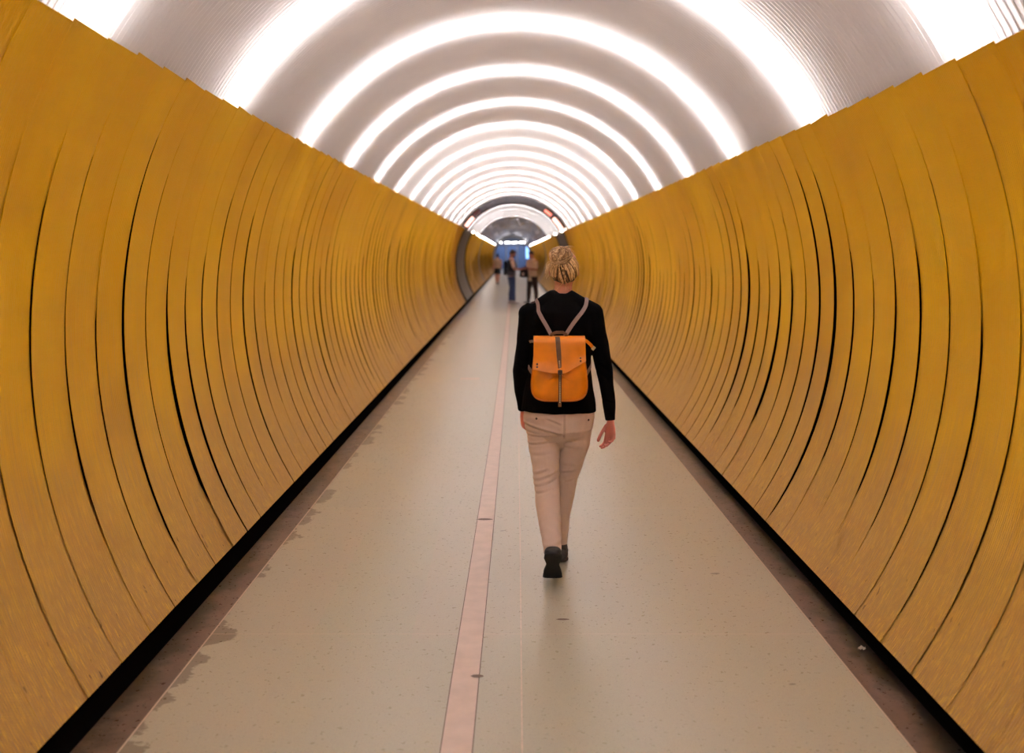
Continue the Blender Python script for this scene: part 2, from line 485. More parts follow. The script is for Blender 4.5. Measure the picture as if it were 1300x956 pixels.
# ceiling: ribbed sheet, lamps bent over it, outer vault
ceil_ = MB()
def ribs(y0, y1, pitch, amp, seg):
    n = int((y1 - y0) / pitch); rows = []
    prof = [(0, 0), (.18, 0), (.5, 1), (.68, 1)]
    for i in range(n):
        for (u, a) in prof:
            y = y0 + (i + u) * pitch
            rows.append([(q[0], y, q[1]) for q in (CE.p(k / seg, amp * a) for k in range(seg + 1))])
    ceil_.grid(rows)
    return y0 + n * pitch
ye = ribs(1.2, 14.0, .046, .017, 72)
for a, b_ in ((Y0, 1.2), (ye, 31.8), (36.4, 49.0)):
    ceil_.grid(shell(CE, .003, a, b_, 72, 0, 1, 20))
ceiling = ceil_.obj('ceiling', M['ceil']); ceiling['kind'] = 'structure'
v = MB(); v.grid(shell(CE, .62, Y0, Y1, 32, -.06, 1.06)); vo = v.obj('ceiling', M['vault']); vo['kind'] = 'structure'; vo.name = 'ceiling_vault'
lamp_y = [3.86 + 2.05 * i for i in range(-3, 14)] + [37.6 + 3.4 * i for i in range(4)]
for ly in lamp_y:
    t = MB(); st = []
    seg = 26
    for k in range(seg + 1):
        q = CE.p(.004 + .992 * k / seg, .24); st.append((q[0], ly, q[1], .016))
    # ring frame lies in the XZ plane
    rows = []
    for k in range(seg + 1):
        c = Vector((st[k][0], ly, st[k][2])); rad = Vector((c.x - CE.cx, 0, c.z - CE.cz)).normalized()
        rows.append([c + rad * (.03 * math.cos(2 * PI * j / 4)) + Vector((0, .03 * math.sin(2 * PI * j / 4), 0)) for j in range(4)])
    t.grid(rows, True)
    t.obj('lamp_tube', M['tube'], ceiling)

# floor, gutter
f = MB(); f.box(-1.505, 1.545, Y0, Y1, -.12, 0)
floor = f.obj('floor', M['floor'], smooth=False); floor['kind'] = 'structure'
g = MB(); g.box(-2.3, 2.4, Y0, Y1, -.30, -.10)
go = g.obj('floor_gutter', M['backing'], floor, False)
def ribbon(name, pts, mat, z=.0, h=.0015):
    mb = MB(); rows = []
    mb.grid([[(x0, y, z + h) for (y, x0, x1) in pts], [(x1, y, z + h) for (y, x0, x1) in pts]])
    return mb.obj(name, mat, floor, False)
sp = [(-3.6, -.285, -.178), (3.95, -.24, -.134), (6, -.222, -.118), (10.3, -.190, -.093), (18, -.165, -.068), (26, -.150, -.052), (60, -.08, .02), (104, .05, .15)]
ribbon('floor_stripe', [(y, a - .004, b_ + .004) for y, a, b_ in sp], M['grout'], 0, .001)
ribbon('floor_stripe', sp, M['stripe'], 0, .002)
ribbon('floor_joint', [(y, a - .0028, a + .0028) for y, a in ((-3.6, .0), (3.95, .0375), (5.7, .047), (12, .076), (20, .09), (60, .15), (104, .25))], M['joint'], 0, .0015)
mk = MB(); mk.grid([[(-.70, 13.42, .002), (-.44, 13.42, .002)], [(-.70, 13.62, .002), (-.44, 13.62, .002)]])
mk.obj('floor_marking', M['joint'], floor, False)
sc_ = MB()
for (sx, sy, w_, l_) in ((-.175, 6.36, .10, .045), (.235, 4.62, .06, .022), (-.14, 4.0, .05, .03)):
    rows = []
    n = 14
    rows = [[(sx + w_ * .5 * math.cos(2 * PI * k / n) * (1 + .2 * math.sin(3 * k)) * s, sy + l_ * .5 * math.sin(2 * PI * k / n) * s, .0031) for k in range(n)] for s in (.02, 1)]
    sc_.grid(rows, True)
sc_.obj('floor_scuff', M['grout'], floor, False)

# wrapped steel portal between the two lengths of tunnel
def portal(y0, y1, off, tc0, tc1, name, matw, matc):
    mb = MB()
    mb.grid(shell(WL, off, y0, y1, 20)); mb.grid(shell(WR, off, y0, y1, 20))
    o = mb.obj(name, matw); o['kind'] = 'structure'
    mc = MB(); mc.grid(shell(CE, off, tc0, tc1, 40, 0, 1, 8)); mc.obj('arch_lining', matc, o)
    return o
trim = portal(33.6, 40.7, .012, 31.8, 36.4, 'trim_1', M['brown_steel'], M['dark_mirror'])
for y in (31.8, 36.4):
    rows = [[(q[0], y + dy, q[1]) for q in (CE.p(k / 48, of) for k in range(49))] for dy, of in ((0, -.01), (.0, .05), (.04, .05), (.04, -.01), (0, -.01))]
    mb = MB(); mb.grid(rows); mb.obj('arch_flange', M['brown_steel'], trim)
for arc, y in ((WL, 34.22), (WL, 40.56), (WR, 33.62), (WR, 39.76)):
    rows = [[(q[0], y + dy, q[1]) for q in (arc.p(k / 24, of) for k in range(25))] for dy, of in ((0, -.014), (0, .06), (.05, .06), (.05, -.014), (0, -.014))]
    mb = MB(); mb.grid(rows); mb.obj('post_flange', M['backing'], trim)
# dark joint further on, crinkled steel vault, end portal
t2 = MB(); t2.grid(shell(WL, .0, 57.1, 58.8, 16)); t2.grid(shell(WR, .0, 57.1, 58.8, 16)); o = t2.obj('trim_2', M['brown_steel']); o['kind'] = 'structure'
cv = MB(); rows = []
for i in range(150):
    y = 49.0 + 50.5 * i / 149
    rows.append([(lambda q: (q[0], y, q[1]))(CE.p(k / 56, .03 + (.16 * noise.noise((k * .22, y * .42, 3.1)) + .05 * noise.noise((k * .6, y * 1.1, 7.7))) * math.sin(PI * k / 56) ** .4 if 0 < k < 56 else .0)) for k in range(57)])
cv.grid(rows); o = cv.obj('ceiling_steel', M['crinkle']); o['kind'] = 'structure'; steel = o
rows = [[(q[0], 49.0 + dy, q[1]) for q in (CE.p(k / 48, of) for k in range(49))] for dy, of in ((0, -.02), (0, .05), (.06, .05), (.06, -.02), (0, -.02))]
mb = MB(); mb.grid(rows); mb.obj('vault_flange', M['brown_steel'], steel)
for arc, s in ((WL, 1), (WR, -1)):
    for yy in range(50, 98, 6):
        q = arc.p(1.0, -.01); mb = MB(); mb.box(q[0] - .035, q[0] + .035, yy, yy + 3.6, q[1] + .0, q[1] + .04)
        mb.obj('cove_lamp', M['white_bulb'], steel, False)
def full_ring(off, n=72):
    pts = [WR.p(k / 20, off) for k in range(21)] + [CE.p(k / 30, off) for k in range(1, 30)] + [WL.p(1 - k / 20, off) for k in range(21)]
    return pts
pr = MB()
a = full_ring(.02); b_ = full_ring(-.20)
pr.grid([[(x, 99.5, z) for x, z in a], [(x, 99.5, z) for x, z in b_], [(x, 101.0, z) for x, z in b_], [(x, 101.0, z) for x, z in a]])
o = pr.obj('trim_3', M['grey_metal']); o['kind'] = 'structure'

# end hall with glazed doors
e = MB(); e.box(-2.6, 2.6, 109.6, 109.8, 0, 3.9); o = e.obj('wall_back', M['blue_wall'], smooth=False); o['kind'] = 'structure'
e = MB(); e.box(-2.62, -2.5, 101, 109.7, 0, 3.9); o = e.obj('wall_hall_left', M['blue_wall'], smooth=False); o['kind'] = 'structure'
e = MB(); e.box(2.5, 2.62, 101, 109.7, 0, 3.9); o = e.obj('wall_hall_right', M['blue_wall'], smooth=False); o['kind'] = 'structure'
e = MB(); e.box(-2.6, 2.6, 101, 109.7, 3.6, 3.72); o = e.obj('ceiling_hall', M['grey_metal'], smooth=False); o['kind'] = 'structure'
e = MB(); e.box(-2.6, 2.6, 106.0, 109.7, -.12, 0); o = e.obj('floor_hall', M['floor'], smooth=False); o['kind'] = 'structure'
for i, (x0, x1) in enumerate(((-1.75, -.62), (-.60, .55), (.57, 1.75))):
    d = MB()
    for (a0, a1, b0, b1) in ((x0, x0 + .06, 0, 2.6), (x1 - .06, x1, 0, 2.6), (x0, x1, 2.52, 2.6), (x0, x1, 0, .14)):
        d.box(a0, a1, 105.2, 105.28, b0, b1)
    o = d.obj('door_%d' % (i + 1), M['grey_metal'], None, False); o['kind'] = 'structure'
    gl = MB(); gl.box(x0 + .06, x1 - .06, 105.23, 105.245, .14, 2.52); gl.obj('glass_pane', M['glass_end'], o, False)
    hd = MB(); hd.loft([(x1 - .14, 105.16, .9, .02), (x1 - .14, 105.16, 1.4, .02)], 8); hd.obj('handle', M['grey_metal'], o)
tr = MB(); tr.box(-1.8, 1.8, 105.2, 105.3, 2.6, 3.5); o = tr.obj('trim_4', M['blue_wall'], smooth=False); o['kind'] = 'structure'
posn = {0: 'left end', 1: 'second from left', 2: 'third from left', 3: 'right end'}
for i, (x0, x1) in enumerate(((-1.16, -1.02), (-.66, -.22), (.06, .46), (.76, 1.24))):
    mb = MB(); mb.box(x0 - .03, x1 + .03, 99.0, 99.12, 2.86, 2.94)
    o = mb.obj('ceiling_light', M['grey_metal'], None, False)
    t = MB(); t.loft([(x0, 99.06, 2.80, .040), ((x0 + x1) / 2, 99.06, 2.80, .040), (x1, 99.06, 2.80, .040)], 10); t.obj('light_tube', M['white_bulb'], o)
    hh = MB(); hh.box((x0 + x1) / 2 - .015, (x0 + x1) / 2 + .015, 99.04, 99.08, 2.94, CE.p(.5)[1] - .02); hh.obj('hanger', M['grey_metal'], o, False)
    tag(o, ('small round white light' if i == 0 else 'white strip light') + ' over the far tunnel exit, ' + posn[i] + ' of the row', 'light', 'lights in a row over the far exit')
s = MB(); s.box(1.44, 1.80, 104.7, 104.8, 1.15, 2.45); o = s.obj('illuminated_sign', M['grey_metal'], None, False)
ss = MB(); ss.box(1.47, 1.77, 104.68, 104.7, 1.19, 2.41); ss.obj('screen', M['blue_screen'], o, False)
sb = MB(); sb.box(1.5, 1.74, 104.6, 104.95, 0, .06); sb.box(1.58, 1.66, 104.72, 104.78, .06, 1.15); sb.obj('stand', M['grey_metal'], o, False)
tag(o, 'bright blue lit sign at the far end of the tunnel, right of the doors', 'sign')

# red and pink panels at the springing of the portal arch
def arc_box(name, mat, t0, t1, y0, y1, off0, off1, parent=None):
    mb = MB(); n = 8
    ring = lambda t: [CE.p(t, off0), CE.p(t, off1)]
    rows = []
    for k in range(n + 1):
        t = t0 + (t1 - t0) * k / n
        a = CE.p(t, off0); b = CE.p(t, off1)
        rows.append([(a[0], y0, a[1]), (b[0], y0, b[1]), (b[0], y1, b[1]), (a[0], y1, a[1])])
    k0 = len(mb.v); mb.grid(rows, True)
    mb.f.append((k0, k0 + 1, k0 + 2, k0 + 3)); L = n * 4; mb.f.append((k0 + L, k0 + L + 3, k0 + L + 2, k0 + L + 1))
    return mb.obj(name, mat, parent, False)
o = arc_box('light_panel', M['brown_steel'], .86, .965, 33.2, 35.4, -.015, .01)
arc_box('glowing_face', M['pink_glow'], .868, .96, 33.25, 35.3, -.022, -.014, o)
tag(o, 'pink glowing panel at the left foot of the dark steel arch', 'light panel')
o = arc_box('enamel_panel', M['red_dark'], .79, .85, 33.2, 34.6, -.02, .01)
tag(o, 'dark red panel high on the left side of the dark steel arch', 'panel')
o = arc_box('light_panel', M['brown_steel'], .03, .155, 33.2, 35.6, -.015, .01)
arc_box('glowing_face', M['pink_glow'], .035, .15, 33.25, 35.5, -.022, -.014, o)
tag(o, 'pink glowing panel at the right foot of the dark steel arch', 'light panel')
o = arc_box('light_panel', M['brown_steel'], .17, .25, 33.2, 34.9, -.015, .01)
arc_box('glowing_face', M['red_glow'], .178, .245, 33.25, 34.8, -.022, -.014, o)
tag(o, 'red panel on the right side of the dark steel arch, above the pink one', 'light panel')
for i, (arc, t, y, w_) in enumerate(((WL, 1.0, 40.8, 'left wall just past the dark portal'), (WR, 1.0, 39.2, 'right wall inside the dark portal'), (WR, 1.0, 34.1, 'right wall at the near edge of the dark portal'), (WL, 1.0, 46, 'left wall well beyond the dark portal'), (WR, 1.0, 46, 'right wall well beyond the dark portal'))):
    q = arc.p(t, -.03); mb = MB(); mb.box(q[0] - .05, q[0] + .05, y - .05, y + .07, q[1] - .05, q[1] + .0); o = mb.obj('wall_light', M['brown_steel'], None, False)
    bl = MB(); bl.ell((q[0], y - .02, q[1] + .03), (.05, .05, .05), None, 10, 6); bl.obj('bulb', M['warm_bulb'], o)
    tag(o, 'small warm lamp on ' + w_, 'lamp', 'small warm lamps on the wall tops')

# scraps of paper lying by the walls
def scrap(loc, size, label, seed):
    r_ = random.Random(seed); mb = MB(); rows = []
    n = 7
    for i in range(n):
        rows.append([((i / (n - 1) - .5) * size + r_.uniform(-.15, .15) * size, (j / (n - 1) - .5) * size * .7 + r_.uniform(-.1, .1) * size, abs(r_.gauss(0, .22)) * size + .003) for j in range(n)])
    mb.grid(rows); o = mb.obj('paper_scrap', M['pale_paper'], None, False); o.location = loc
    md = o.modifiers.new('t', 'SOLIDIFY'); md.thickness = .0006
    tag(o, label, 'paper', 'paper scraps along the wall edges')
scrap((1.50, 4.27, 0), .030, 'crumpled pale paper scrap beside the foot of the right wall', 3)
scrap((-1.37, 8.8, 0), .028, 'small white scrap by the left wall at the edge of the dark border', 4)
# added area lights without fixtures, they turn the end hall bluish
def area(name, loc, rot, sx, sy, e, col):
    l = bpy.data.lights.new(name, 'AREA'); l.shape = 'RECTANGLE'; l.size = sx; l.size_y = sy; l.energy = e; l.color = col
    o = bpy.data.objects.new(name, l); COL.objects.link(o); o.location = loc; o.rotation_euler = rot
area('hall_fill', (0, 107.5, 3.5), (0, 0, 0), 4, 2, 150, (.72, .8, 1))
area('hall_fill_front', (0, 103, 3.5), (0, 0, 0), 3, 2, 60, (.75, .83, 1))

# ------------------------------------------------------------------ people
def head_into(mb, c, s=1.0, rot=None):
    """skull, face, ears of a head that looks along +y, turned by rot"""
    t = MB()
    t.ell((0, -.014, .030), (.074, .094, .084)); t.ell((0, .028, -.028), (.059, .066, .082))
    t.ell((0, .052, -.088), (.034, .036, .028), None, 14, 8); t.ell((0, -.02, -.03), (.062, .07, .07))
    t.loft([(0, .090, .018, .007), (0, .106, -.008, .009), (0, .106, -.024, .013)], 10)
    t.ell((0, .089, -.050), (.024, .011, .006), None, 12, 6); t.ell((0, .086, -.062), (.020, .011, .006), None, 12, 6)
    t.ell((0, .072, .024), (.050, .019, .010), None, 14, 8)
    for q in (-1, 1):
        t.ell((q * .076, -.008, -.008), (.009, .019, .031), None, 12, 8); t.ell((q * .038, .058, -.028), (.022, .024, .022), None, 12, 8)
    Mx = rot.to_matrix() if rot else Matrix.Identity(3)
    mb.add([Vector(c) + Mx @ (Vector(p) * s) for p in t.v], t.f)

def eyes_for(parent, c, s=1.0, rot=None):
    Mx = rot.to_matrix() if rot else Matrix.Identity(3)
    for q in (-1, 1):
        e = MB(); e.ell(Vector(c) + Mx @ (Vector((q * .029, .079, .006)) * s), (.011 * s,) * 3, None, 12, 8); e.obj('eye', M['eye'], parent)

def hand_into(mb, wr, d, n, th, s=1.0, curl=(.35, .45, .4), thumb=(.5, .7), r0=.0082, tn=.25):
    """palm, four unequal bent fingers and a thumb off the side; d to the fingertips, n out of the palm, th to the thumb"""
    d = Vector(d).normalized(); n = Vector(n); n = (n - d * n.dot(d)).normalized(); l = d.cross(n)
    if l.dot(Vector(th)) < 0: l = -l
    W = Vector(wr)
    rows = []
    for (a, rl, rn) in ((-.03, .018, .015), (.0, .0235, .018), (.03, .034, .019), (.06, .040, .017), (.086, .041, .014), (.096, .036, .010)):
        c = W + d * a * s
        rows.append([c + l * (rl * s * math.cos(2 * PI * k / 16)) + n * (rn * s * math.sin(2 * PI * k / 16)) for k in range(16)])
    k0 = len(mb.v); mb.grid(rows, True); mb.f.append(tuple(k0 + j for j in range(16))[::-1]); mb.f.append(tuple(k0 + 80 + j for j in range(16)))
    for i, (lat, ln, st) in enumerate(((.031, .074, .084), (.0105, .082, .090), (-.0105, .076, .086), (-.030, .058, .078))):
        c = W + l * lat * s + d * (st - .012) * s; ang = .08 + .05 * i; spread = (1.5 - i) * .035
        pts = [(c, r0 * 1.05)]
        c = c + d * .012 * s
        for j, fr in enumerate((.45, .31, .24)):
            ang += curl[j] * (1 + .12 * i)
            v = d * math.cos(ang) + n * math.sin(ang) + l * spread
            c = c + v * (ln * fr * s); pts.append((c, r0 * (1.0, .93, .80)[j]))
        mb.loft([(p.x, p.y, p.z, r * s, r * s) for p, r in pts], 10)
    a0, a1 = thumb
    c = W + l * .024 * s + d * .022 * s + n * .006 * s; pts = [(c, .0125)]
    for ln, a in ((.040, a0), (.032, a1 * .5), (.024, a1 * .2)):
        v = (d * math.cos(a) + l * math.sin(a) + n * tn).normalized(); c = c + v * ln * s; pts.append((c, r0 * 1.12))
    mb.loft([(p.x, p.y, p.z, r * s, r * s) for p, r in pts], 10)

def foot_into(mb, heel, ball, toe, sole=False, s=1.0, grow=0.0, wid=1.0, splay=0.0):
    """foot or shoe from heel over ball to toe; rings stand square to the sole"""
    heel, ball, toe = Vector(heel), Vector(ball), Vector(toe)
    L1 = (ball - heel).length
    prof = [(-.014, .016, .026), (-.008, .030, .046), (.008, .042, .060), (.035, .044, .066), (.085, .030, .060), (.12, .033, .052), (.16, .046, .042), (.20, .049, .034), (.228, .038, .026), (.245, .024, .016)]
    rows = []
    for (a, w_, h) in prof:
        a *= s; w_ = (w_ * wid + grow) * s; h = (h + grow) * s
        if a <= L1:
            t = (ball - heel).normalized(); c = heel + t * a
        else:
            t = (toe - ball).normalized(); c = ball + t * (a - L1)
        lat = Vector((1, splay, 0)); lat = (lat - t * lat.dot(t)).normalized(); up = lat.cross(t)
        if up.z < 0: up = -up
        z0, z1 = (-.001, .014) if sole else (.008, h)
        if sole: w_ += .0025
        r = []
        for k in range(16):
            th = 2 * PI * k / 16; cs, sn = math.cos(th), math.sin(th)
            e = .75
            x_ = math.copysign(abs(cs) ** e, cs) * w_; zc = (z0 + z1) / 2; zh = (z1 - z0) / 2
            z_ = zc + math.copysign(abs(sn) ** e, sn) * zh
            r.append(c + lat * (x_ * (1 - (.25 if (sn > 0 and not sole) else 0) * abs(sn))) + up * z_)
        rows.append(r)
    k0 = len(mb.v); mb.grid(rows, True); mb.f.append(tuple(k0 + j for j in range(16))[::-1]); L = (len(rows) - 1) * 16; mb.f.append(tuple(k0 + L + j for j in range(16)))

def grow(st, g):
    return [(x, y, z, a + g, (b_[0] if b_ else a) + g) for (x, y, z, a, *b_) in st]

def fold_field(folds):
    """creases: (x0,z0,x1,z1,width,depth) on the camera-facing side"""
    def f(co):
        out = np.zeros(len(co)); x, y, z = co[:, 0], co[:, 1], co[:, 2]
        for (x0, z0, x1, z1, w_, am, ylim) in folds:
            dx, dz = x1 - x0, z1 - z0; L2 = dx * dx + dz * dz
            t = ((x - x0) * dx + (z - z0) * dz) / L2; tc = np.clip(t, 0, 1)
            px, pz = x0 + tc * dx, z0 + tc * dz
            d = np.hypot(x - px, z - pz); sgn = ((x - x0) * (-dz) + (z - z0) * dx) / math.sqrt(L2)
            env = np.maximum(0, np.sin(np.clip(t * .9 + .05, 0, 1) * PI)) ** .5 * (y < ylim)
            out += am * env * (-np.exp(-(d / w_) ** 2) + .75 * np.exp(-((d - 1.9 * w_) / w_) ** 2) * (sgn > 0))
        return out
    return f

def wobble(co, f, a, seed=0):
    return np.array([noise.noise((float(p[0]) * f + seed, float(p[1]) * f, float(p[2]) * f * .7)) for p in co]) * a

# ---- the woman walking away ------------------------------------------------
W0 = (.261, 5.5, 0)
woman = empty('person', W0)
tag(woman, 'blonde woman with hair in a bun, black sweater and beige trousers, walking away', 'person')
HC = (.026, .012, 1.612)
torso = [(-.003, -.006, .832, .207, .147), (-.002, -.004, .90, .201, .136), (.0, .0, 1.0, .184, .114), (.0, .0, 1.08, .173, .108), (.003, -.004, 1.2, .175, .114), (.008, -.006, 1.30, .186, .118), (.010, -.004, 1.37, .172, .104), (.014, .0, 1.43, .115, .078), (.018, .004, 1.478, .068, .058)]
armL = [(-.165, 0, 1.37, .058), (-.186, 0, 1.20, .051), (-.212, .01, 1.05, .046), (-.212, .05, .94, .038), (-.200, .095, .825, .029)]
armR = [(.182, 0, 1.375, .060), (.222, -.01, 1.20, .051), (.250, -.02, 1.04, .045), (.268, -.03, .92, .037), (.2775, -.045, .785, .0285)]
trapL = [(-.02, .0, 1.445, .060, .060), (-.10, -.002, 1.402, .052, .055), (-.155, 0, 1.38, .052, .055)]
trapR = [(.045, .0, 1.445, .060, .060), (.12, -.002, 1.410, .052, .055), (.175, 0, 1.38, .056, .055)]
pelvis = [(-.002, -.004, .872, .190, .122), (-.002, -.010, .80, .197, .136), (-.002, -.012, .74, .188, .134), (-.002, -.005, .69, .150, .105)]
legL = [(-.098, .0, .80, .094, .112), (-.086, -.015, .66, .087, .092), (-.076, -.06, .55, .076, .080), (-.074, -.095, .46, .069, .072), (-.069, -.165, .37, .067, .069), (-.060, -.26, .27, .058, .059), (-.054, -.36, .19, .048, .050), (-.053, -.392, .162, .045, .046)]
legR = [(.096, .0, .80, .094, .112), (.084, .0, .66, .086, .092), (.060, .03, .555, .076, .080), (.038, .055, .46, .067, .070), (.030, .055, .37, .060, .066), (.012, .05, .24, .050, .054), (.002, .045, .075, .042, .047)]
b = MB()
for st in (torso[1:], armL, armR, trapL, trapR, legL, legR): b.loft(grow(st, -.013 if st[0][3] > .19 else -.010), 18)
b.loft(grow(pelvis[:3], -.012), 18, False)
b.loft([(.020, .006, 1.42, .056, .056), (.022, .010, 1.50, .049, .052), (.026, .012, 1.56, .050, .055)], 18)
head_into(b, HC)
hand_into(b, (.2785, -.047, .778), (-.02, -.04, -1), (-.78, -.62, 0), (-.62, .78, 0), .98, (.26, .48, .42), (.40, .35), .0088, .52)
hand_into(b, (-.198, .105, .805), (.03, .25, -1), (.9, .2, 0), (0, 1, 0), .92, (.4, .5, .5), (.3, .3))
hL, bL, tL = (-.052, -.455, .172), (-.051, -.335, .016), (-.050, -.25, .012)
hR, bR, tR = (.004, -.03, .010), (.008, .13, .010), (.008, .205, .012)
foot_into(b, hL, bL, tL, grow=-.006); foot_into(b, hR, bR, tR, grow=-.006)
b.loft([(-.053, -.36, .20, .036), (-.052, -.395, .15, .034)], 12); b.loft([(.006, .045, .14, .036), (.008, .03, .06, .034)], 12)
body = remeshed('body', b, M['skin'], woman, .0036, 5, None, M['hand_skin'], lambda c: c.z < .85 and abs(c.x) > .15)
eyes_for(woman, HC)
# sweater
s_ = MB(); s_.loft(torso, 28, False)
for st in (armL, armR): s_.loft(st, 20, False)
for st in (trapL, trapR): s_.loft(st, 20)
for sx, sy, sz in ((-.166, 0, 1.368), (.182, 0, 1.374)): s_.ell((sx, sy, sz), (.060, .058, .056))
sw_folds = fold_field([(-.15, .97, .05, .93, .010, .005, 0), (-.05, .90, .16, .95, .010, .005, 0), (.21, 1.10, .275, 1.05, .008, .005, 1), (.205, 1.06, .27, 1.0, .008, .005, 1), (-.24, 1.08, -.17, 1.03, .008, .005, 1), (-.1, 1.3, -.17, 1.22, .012, .006, 0), (.1, 1.3, .17, 1.22, .012, .006, 0), (.235, .9, .3, .88, .006, .003, 1), (.245, .85, .3, .84, .006, .003, 1)])
sweater = remeshed('sweater', s_, M['knit_black'], woman, .0045, 5, lambda co: sw_folds(co) + wobble(co, 14, .004))
# trousers
t_ = MB(); t_.loft(pelvis, 28, False)
for st in (legL, legR): t_.loft(st, 24, False)
t_.ell((.004, -.004, .715), (.085, .098, .075)); t_.ell((.002, -.004, .665), (.040, .070, .05))
X = lambda px: (px - 709.8) / 230; Z = lambda py: 1.7 - (py - 322) / 230
def FL(x0, y0, x1, y1, w_=.007, a=.006, yl=.03): return (X(x0), Z(y0), X(x1), Z(y1), w_, a, yl)
tr_folds = fold_field([FL(664, 537, 713, 549, .0075, .008), FL(665, 551, 713, 550, .006, .005), FL(668, 563, 700, 557, .006, .005),
    FL(715, 566, 737, 567, .009, .006), FL(718, 557, 742, 556, .010, .004), FL(690, 527, 712, 536, .007, .003), FL(713.5, 522, 713.5, 552, .006, .004),
    FL(677, 605, 709, 593, .0065, .0055), FL(677, 611, 710, 600, .006, .0045), FL(678, 618, 700, 611, .006, .004), FL(676, 598, 695, 590, .007, .004),
    FL(711, 600, 733, 598, .007, .005), FL(718, 612, 733, 608, .006, .005), FL(714, 589, 734, 590, .008, .004), FL(672, 575, 700, 571, .009, .003),
    FL(684, 672, 712, 664, .009, .003), FL(688, 688, 712, 692, .007, .004), FL(690, 698, 714, 700, .005, .004)])
trousers = remeshed('trousers', t_, M['chino'], woman, .0038, 4, lambda co: tr_folds(co) + wobble(co, 16, .0035, 5) + wobble(co, 42, .0012, 9))
bv = BVHTree.FromPolygons([v.co for v in trousers.data.vertices], [p.vertices for p in trousers.data.polygons])
def back_hit(bvh, x, z): 
    h = bvh.ray_cast(Vector((x, -1.5, z)), Vector((0, 1, 0))); return h[0], h[1]
for (px, py) in ((680, 530), (745.6, 532.5)):
    h, n_ = back_hit(bv, X(px) * .985, Z(py) + .012)
    if h:
        m_ = MB(); m_.ell(h + n_ * .001, (.0065, .003, .0065), None, 12, 6); m_.obj('button', M['dark_button'], trousers)
# pocket welts under the buttons
for (x0, x1, py) in ((671, 693, 528.5), (731, 750, 530.5)):
    m_ = MB(); r0_ = []; r1_ = []
    for k in range(9):
        x = X(x0 + (x1 - x0) * k / 8) * .985
        for rr, zz in ((r0_, .0045), (r1_, -.0045)):
            h, n_ = back_hit(bv, x, Z(py) + .012 + zz)
            if h: rr.append(h + n_ * .0022)
    if len(r0_) == 9 and len(r1_) == 9: m_.grid([r0_, r1_]); m_.obj('pocket_welt', M['chino'], trousers)
# shoes
for (h_, b2, t2_) in ((hL, bL, tL), (hR, bR, tR)):
    m_ = MB(); foot_into(m_, h_, b2, t2_, grow=.001)
    rear = h_ is hL
    if rear: m_.loft([(-.052, -.392, .165, .037, .040), (-.052, -.400, .135, .036, .040)], 14, False)
    else: m_.loft([(.007, .035, .085, .040, .046), (.008, .03, .05, .040, .046)], 14, False)
    sh = remeshed('shoe', m_, M['shoe'], woman, .0035, 4)
    m_ = MB(); foot_into(m_, h_, b2, t2_, sole=True); so = m_.obj('sole', M['sole'], sh)
# hair
SKC = Vector((HC[0], HC[1] - .014, HC[2] + .006)); SKR = Vector((.0735, .097, .101))
bun_dir = Vector((-.16, -.70, .70)).normalized()
def on_skull(d, g=1.0):
    d = d.normalized(); k = 1 / math.sqrt((d.x / SKR.x) ** 2 + (d.y / SKR.y) ** 2 + (d.z / SKR.z) ** 2)
    return SKC + d * k * g
hm = MB()
rows = []; tone = []
for i in range(17):
    el = PI / 2 - (PI / 2 + 1.02) * i / 16
    rows.append([])
    for j in range(29):
        az = -PI / 2 - (2.15 - .55 * max(0, i - 8) / 8) + (4.3 - 1.1 * max(0, i - 8) / 8) * j / 28
        d = Vector((math.cos(el) * math.cos(az), math.cos(el) * math.sin(az), math.sin(el)))
        rows[-1].append(on_skull(d, 1.005))
k0 = len(hm.v); hm.grid(rows)
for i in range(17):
    for j in range(29): hm.t[k0 + i * 29 + j] = .50 if i < 9 else max(.0, .4 - (i - 8) * .13)  # cap darkens down the nape: undercolour plus some painted shade
rr = random.Random(5)
for q in range(330):
    az = -PI / 2 + rr.uniform(-1.95, 1.95)
    edge_el = -.98 + .30 * abs(az + PI / 2) ** 1.1
    short = rr.random() < .62 and abs(az + PI / 2) < 1.3
    el = edge_el + (rr.uniform(.12, .5) if short else rr.uniform(-.02, .18))
    d1 = Vector((math.cos(el) * math.cos(az), math.cos(el) * math.sin(az), math.sin(el)))
    bias = rr.uniform(.0, .14); d0 = (bun_dir + Vector((rr.uniform(-.2, .2), rr.uniform(-.1, .1), rr.uniform(-.2, .2)))).normalized()
    st = []; n_ = 9
    wv = rr.uniform(-.05, .05); lift = rr.uniform(1.0, 1.035); th = rr.uniform(.0022, .0052)
    for k in range(n_):
        t = k / (n_ - 1); d = (d0 * (1 - t) + d1 * t); side = d0.cross(d1)
        d = d.normalized() + side * (wv * math.sin(PI * t))
        p = on_skull(d, lift + .025 * math.sin(PI * t) - (.03 * t if short else 0)); r_ = th * (.5 + .9 * math.sin(PI * (.12 + .80 * t)))
        st.append((p.x, p.y, p.z, r_, r_ * .6))
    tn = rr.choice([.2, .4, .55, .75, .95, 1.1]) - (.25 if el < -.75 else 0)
    k0 = len(hm.v); hm.loft(st, 5, True, tn)
    rows_n = n_ + 6
    for k in range(rows_n):                                  # roots brighter; nape tips darker, dark undercolour with some shade put in
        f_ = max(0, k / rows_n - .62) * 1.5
        for j in range(5): hm.t[k0 + k * 5 + j] = max(0, tn - f_ * (1.2 if abs(az + PI / 2) < 1.2 else .4))
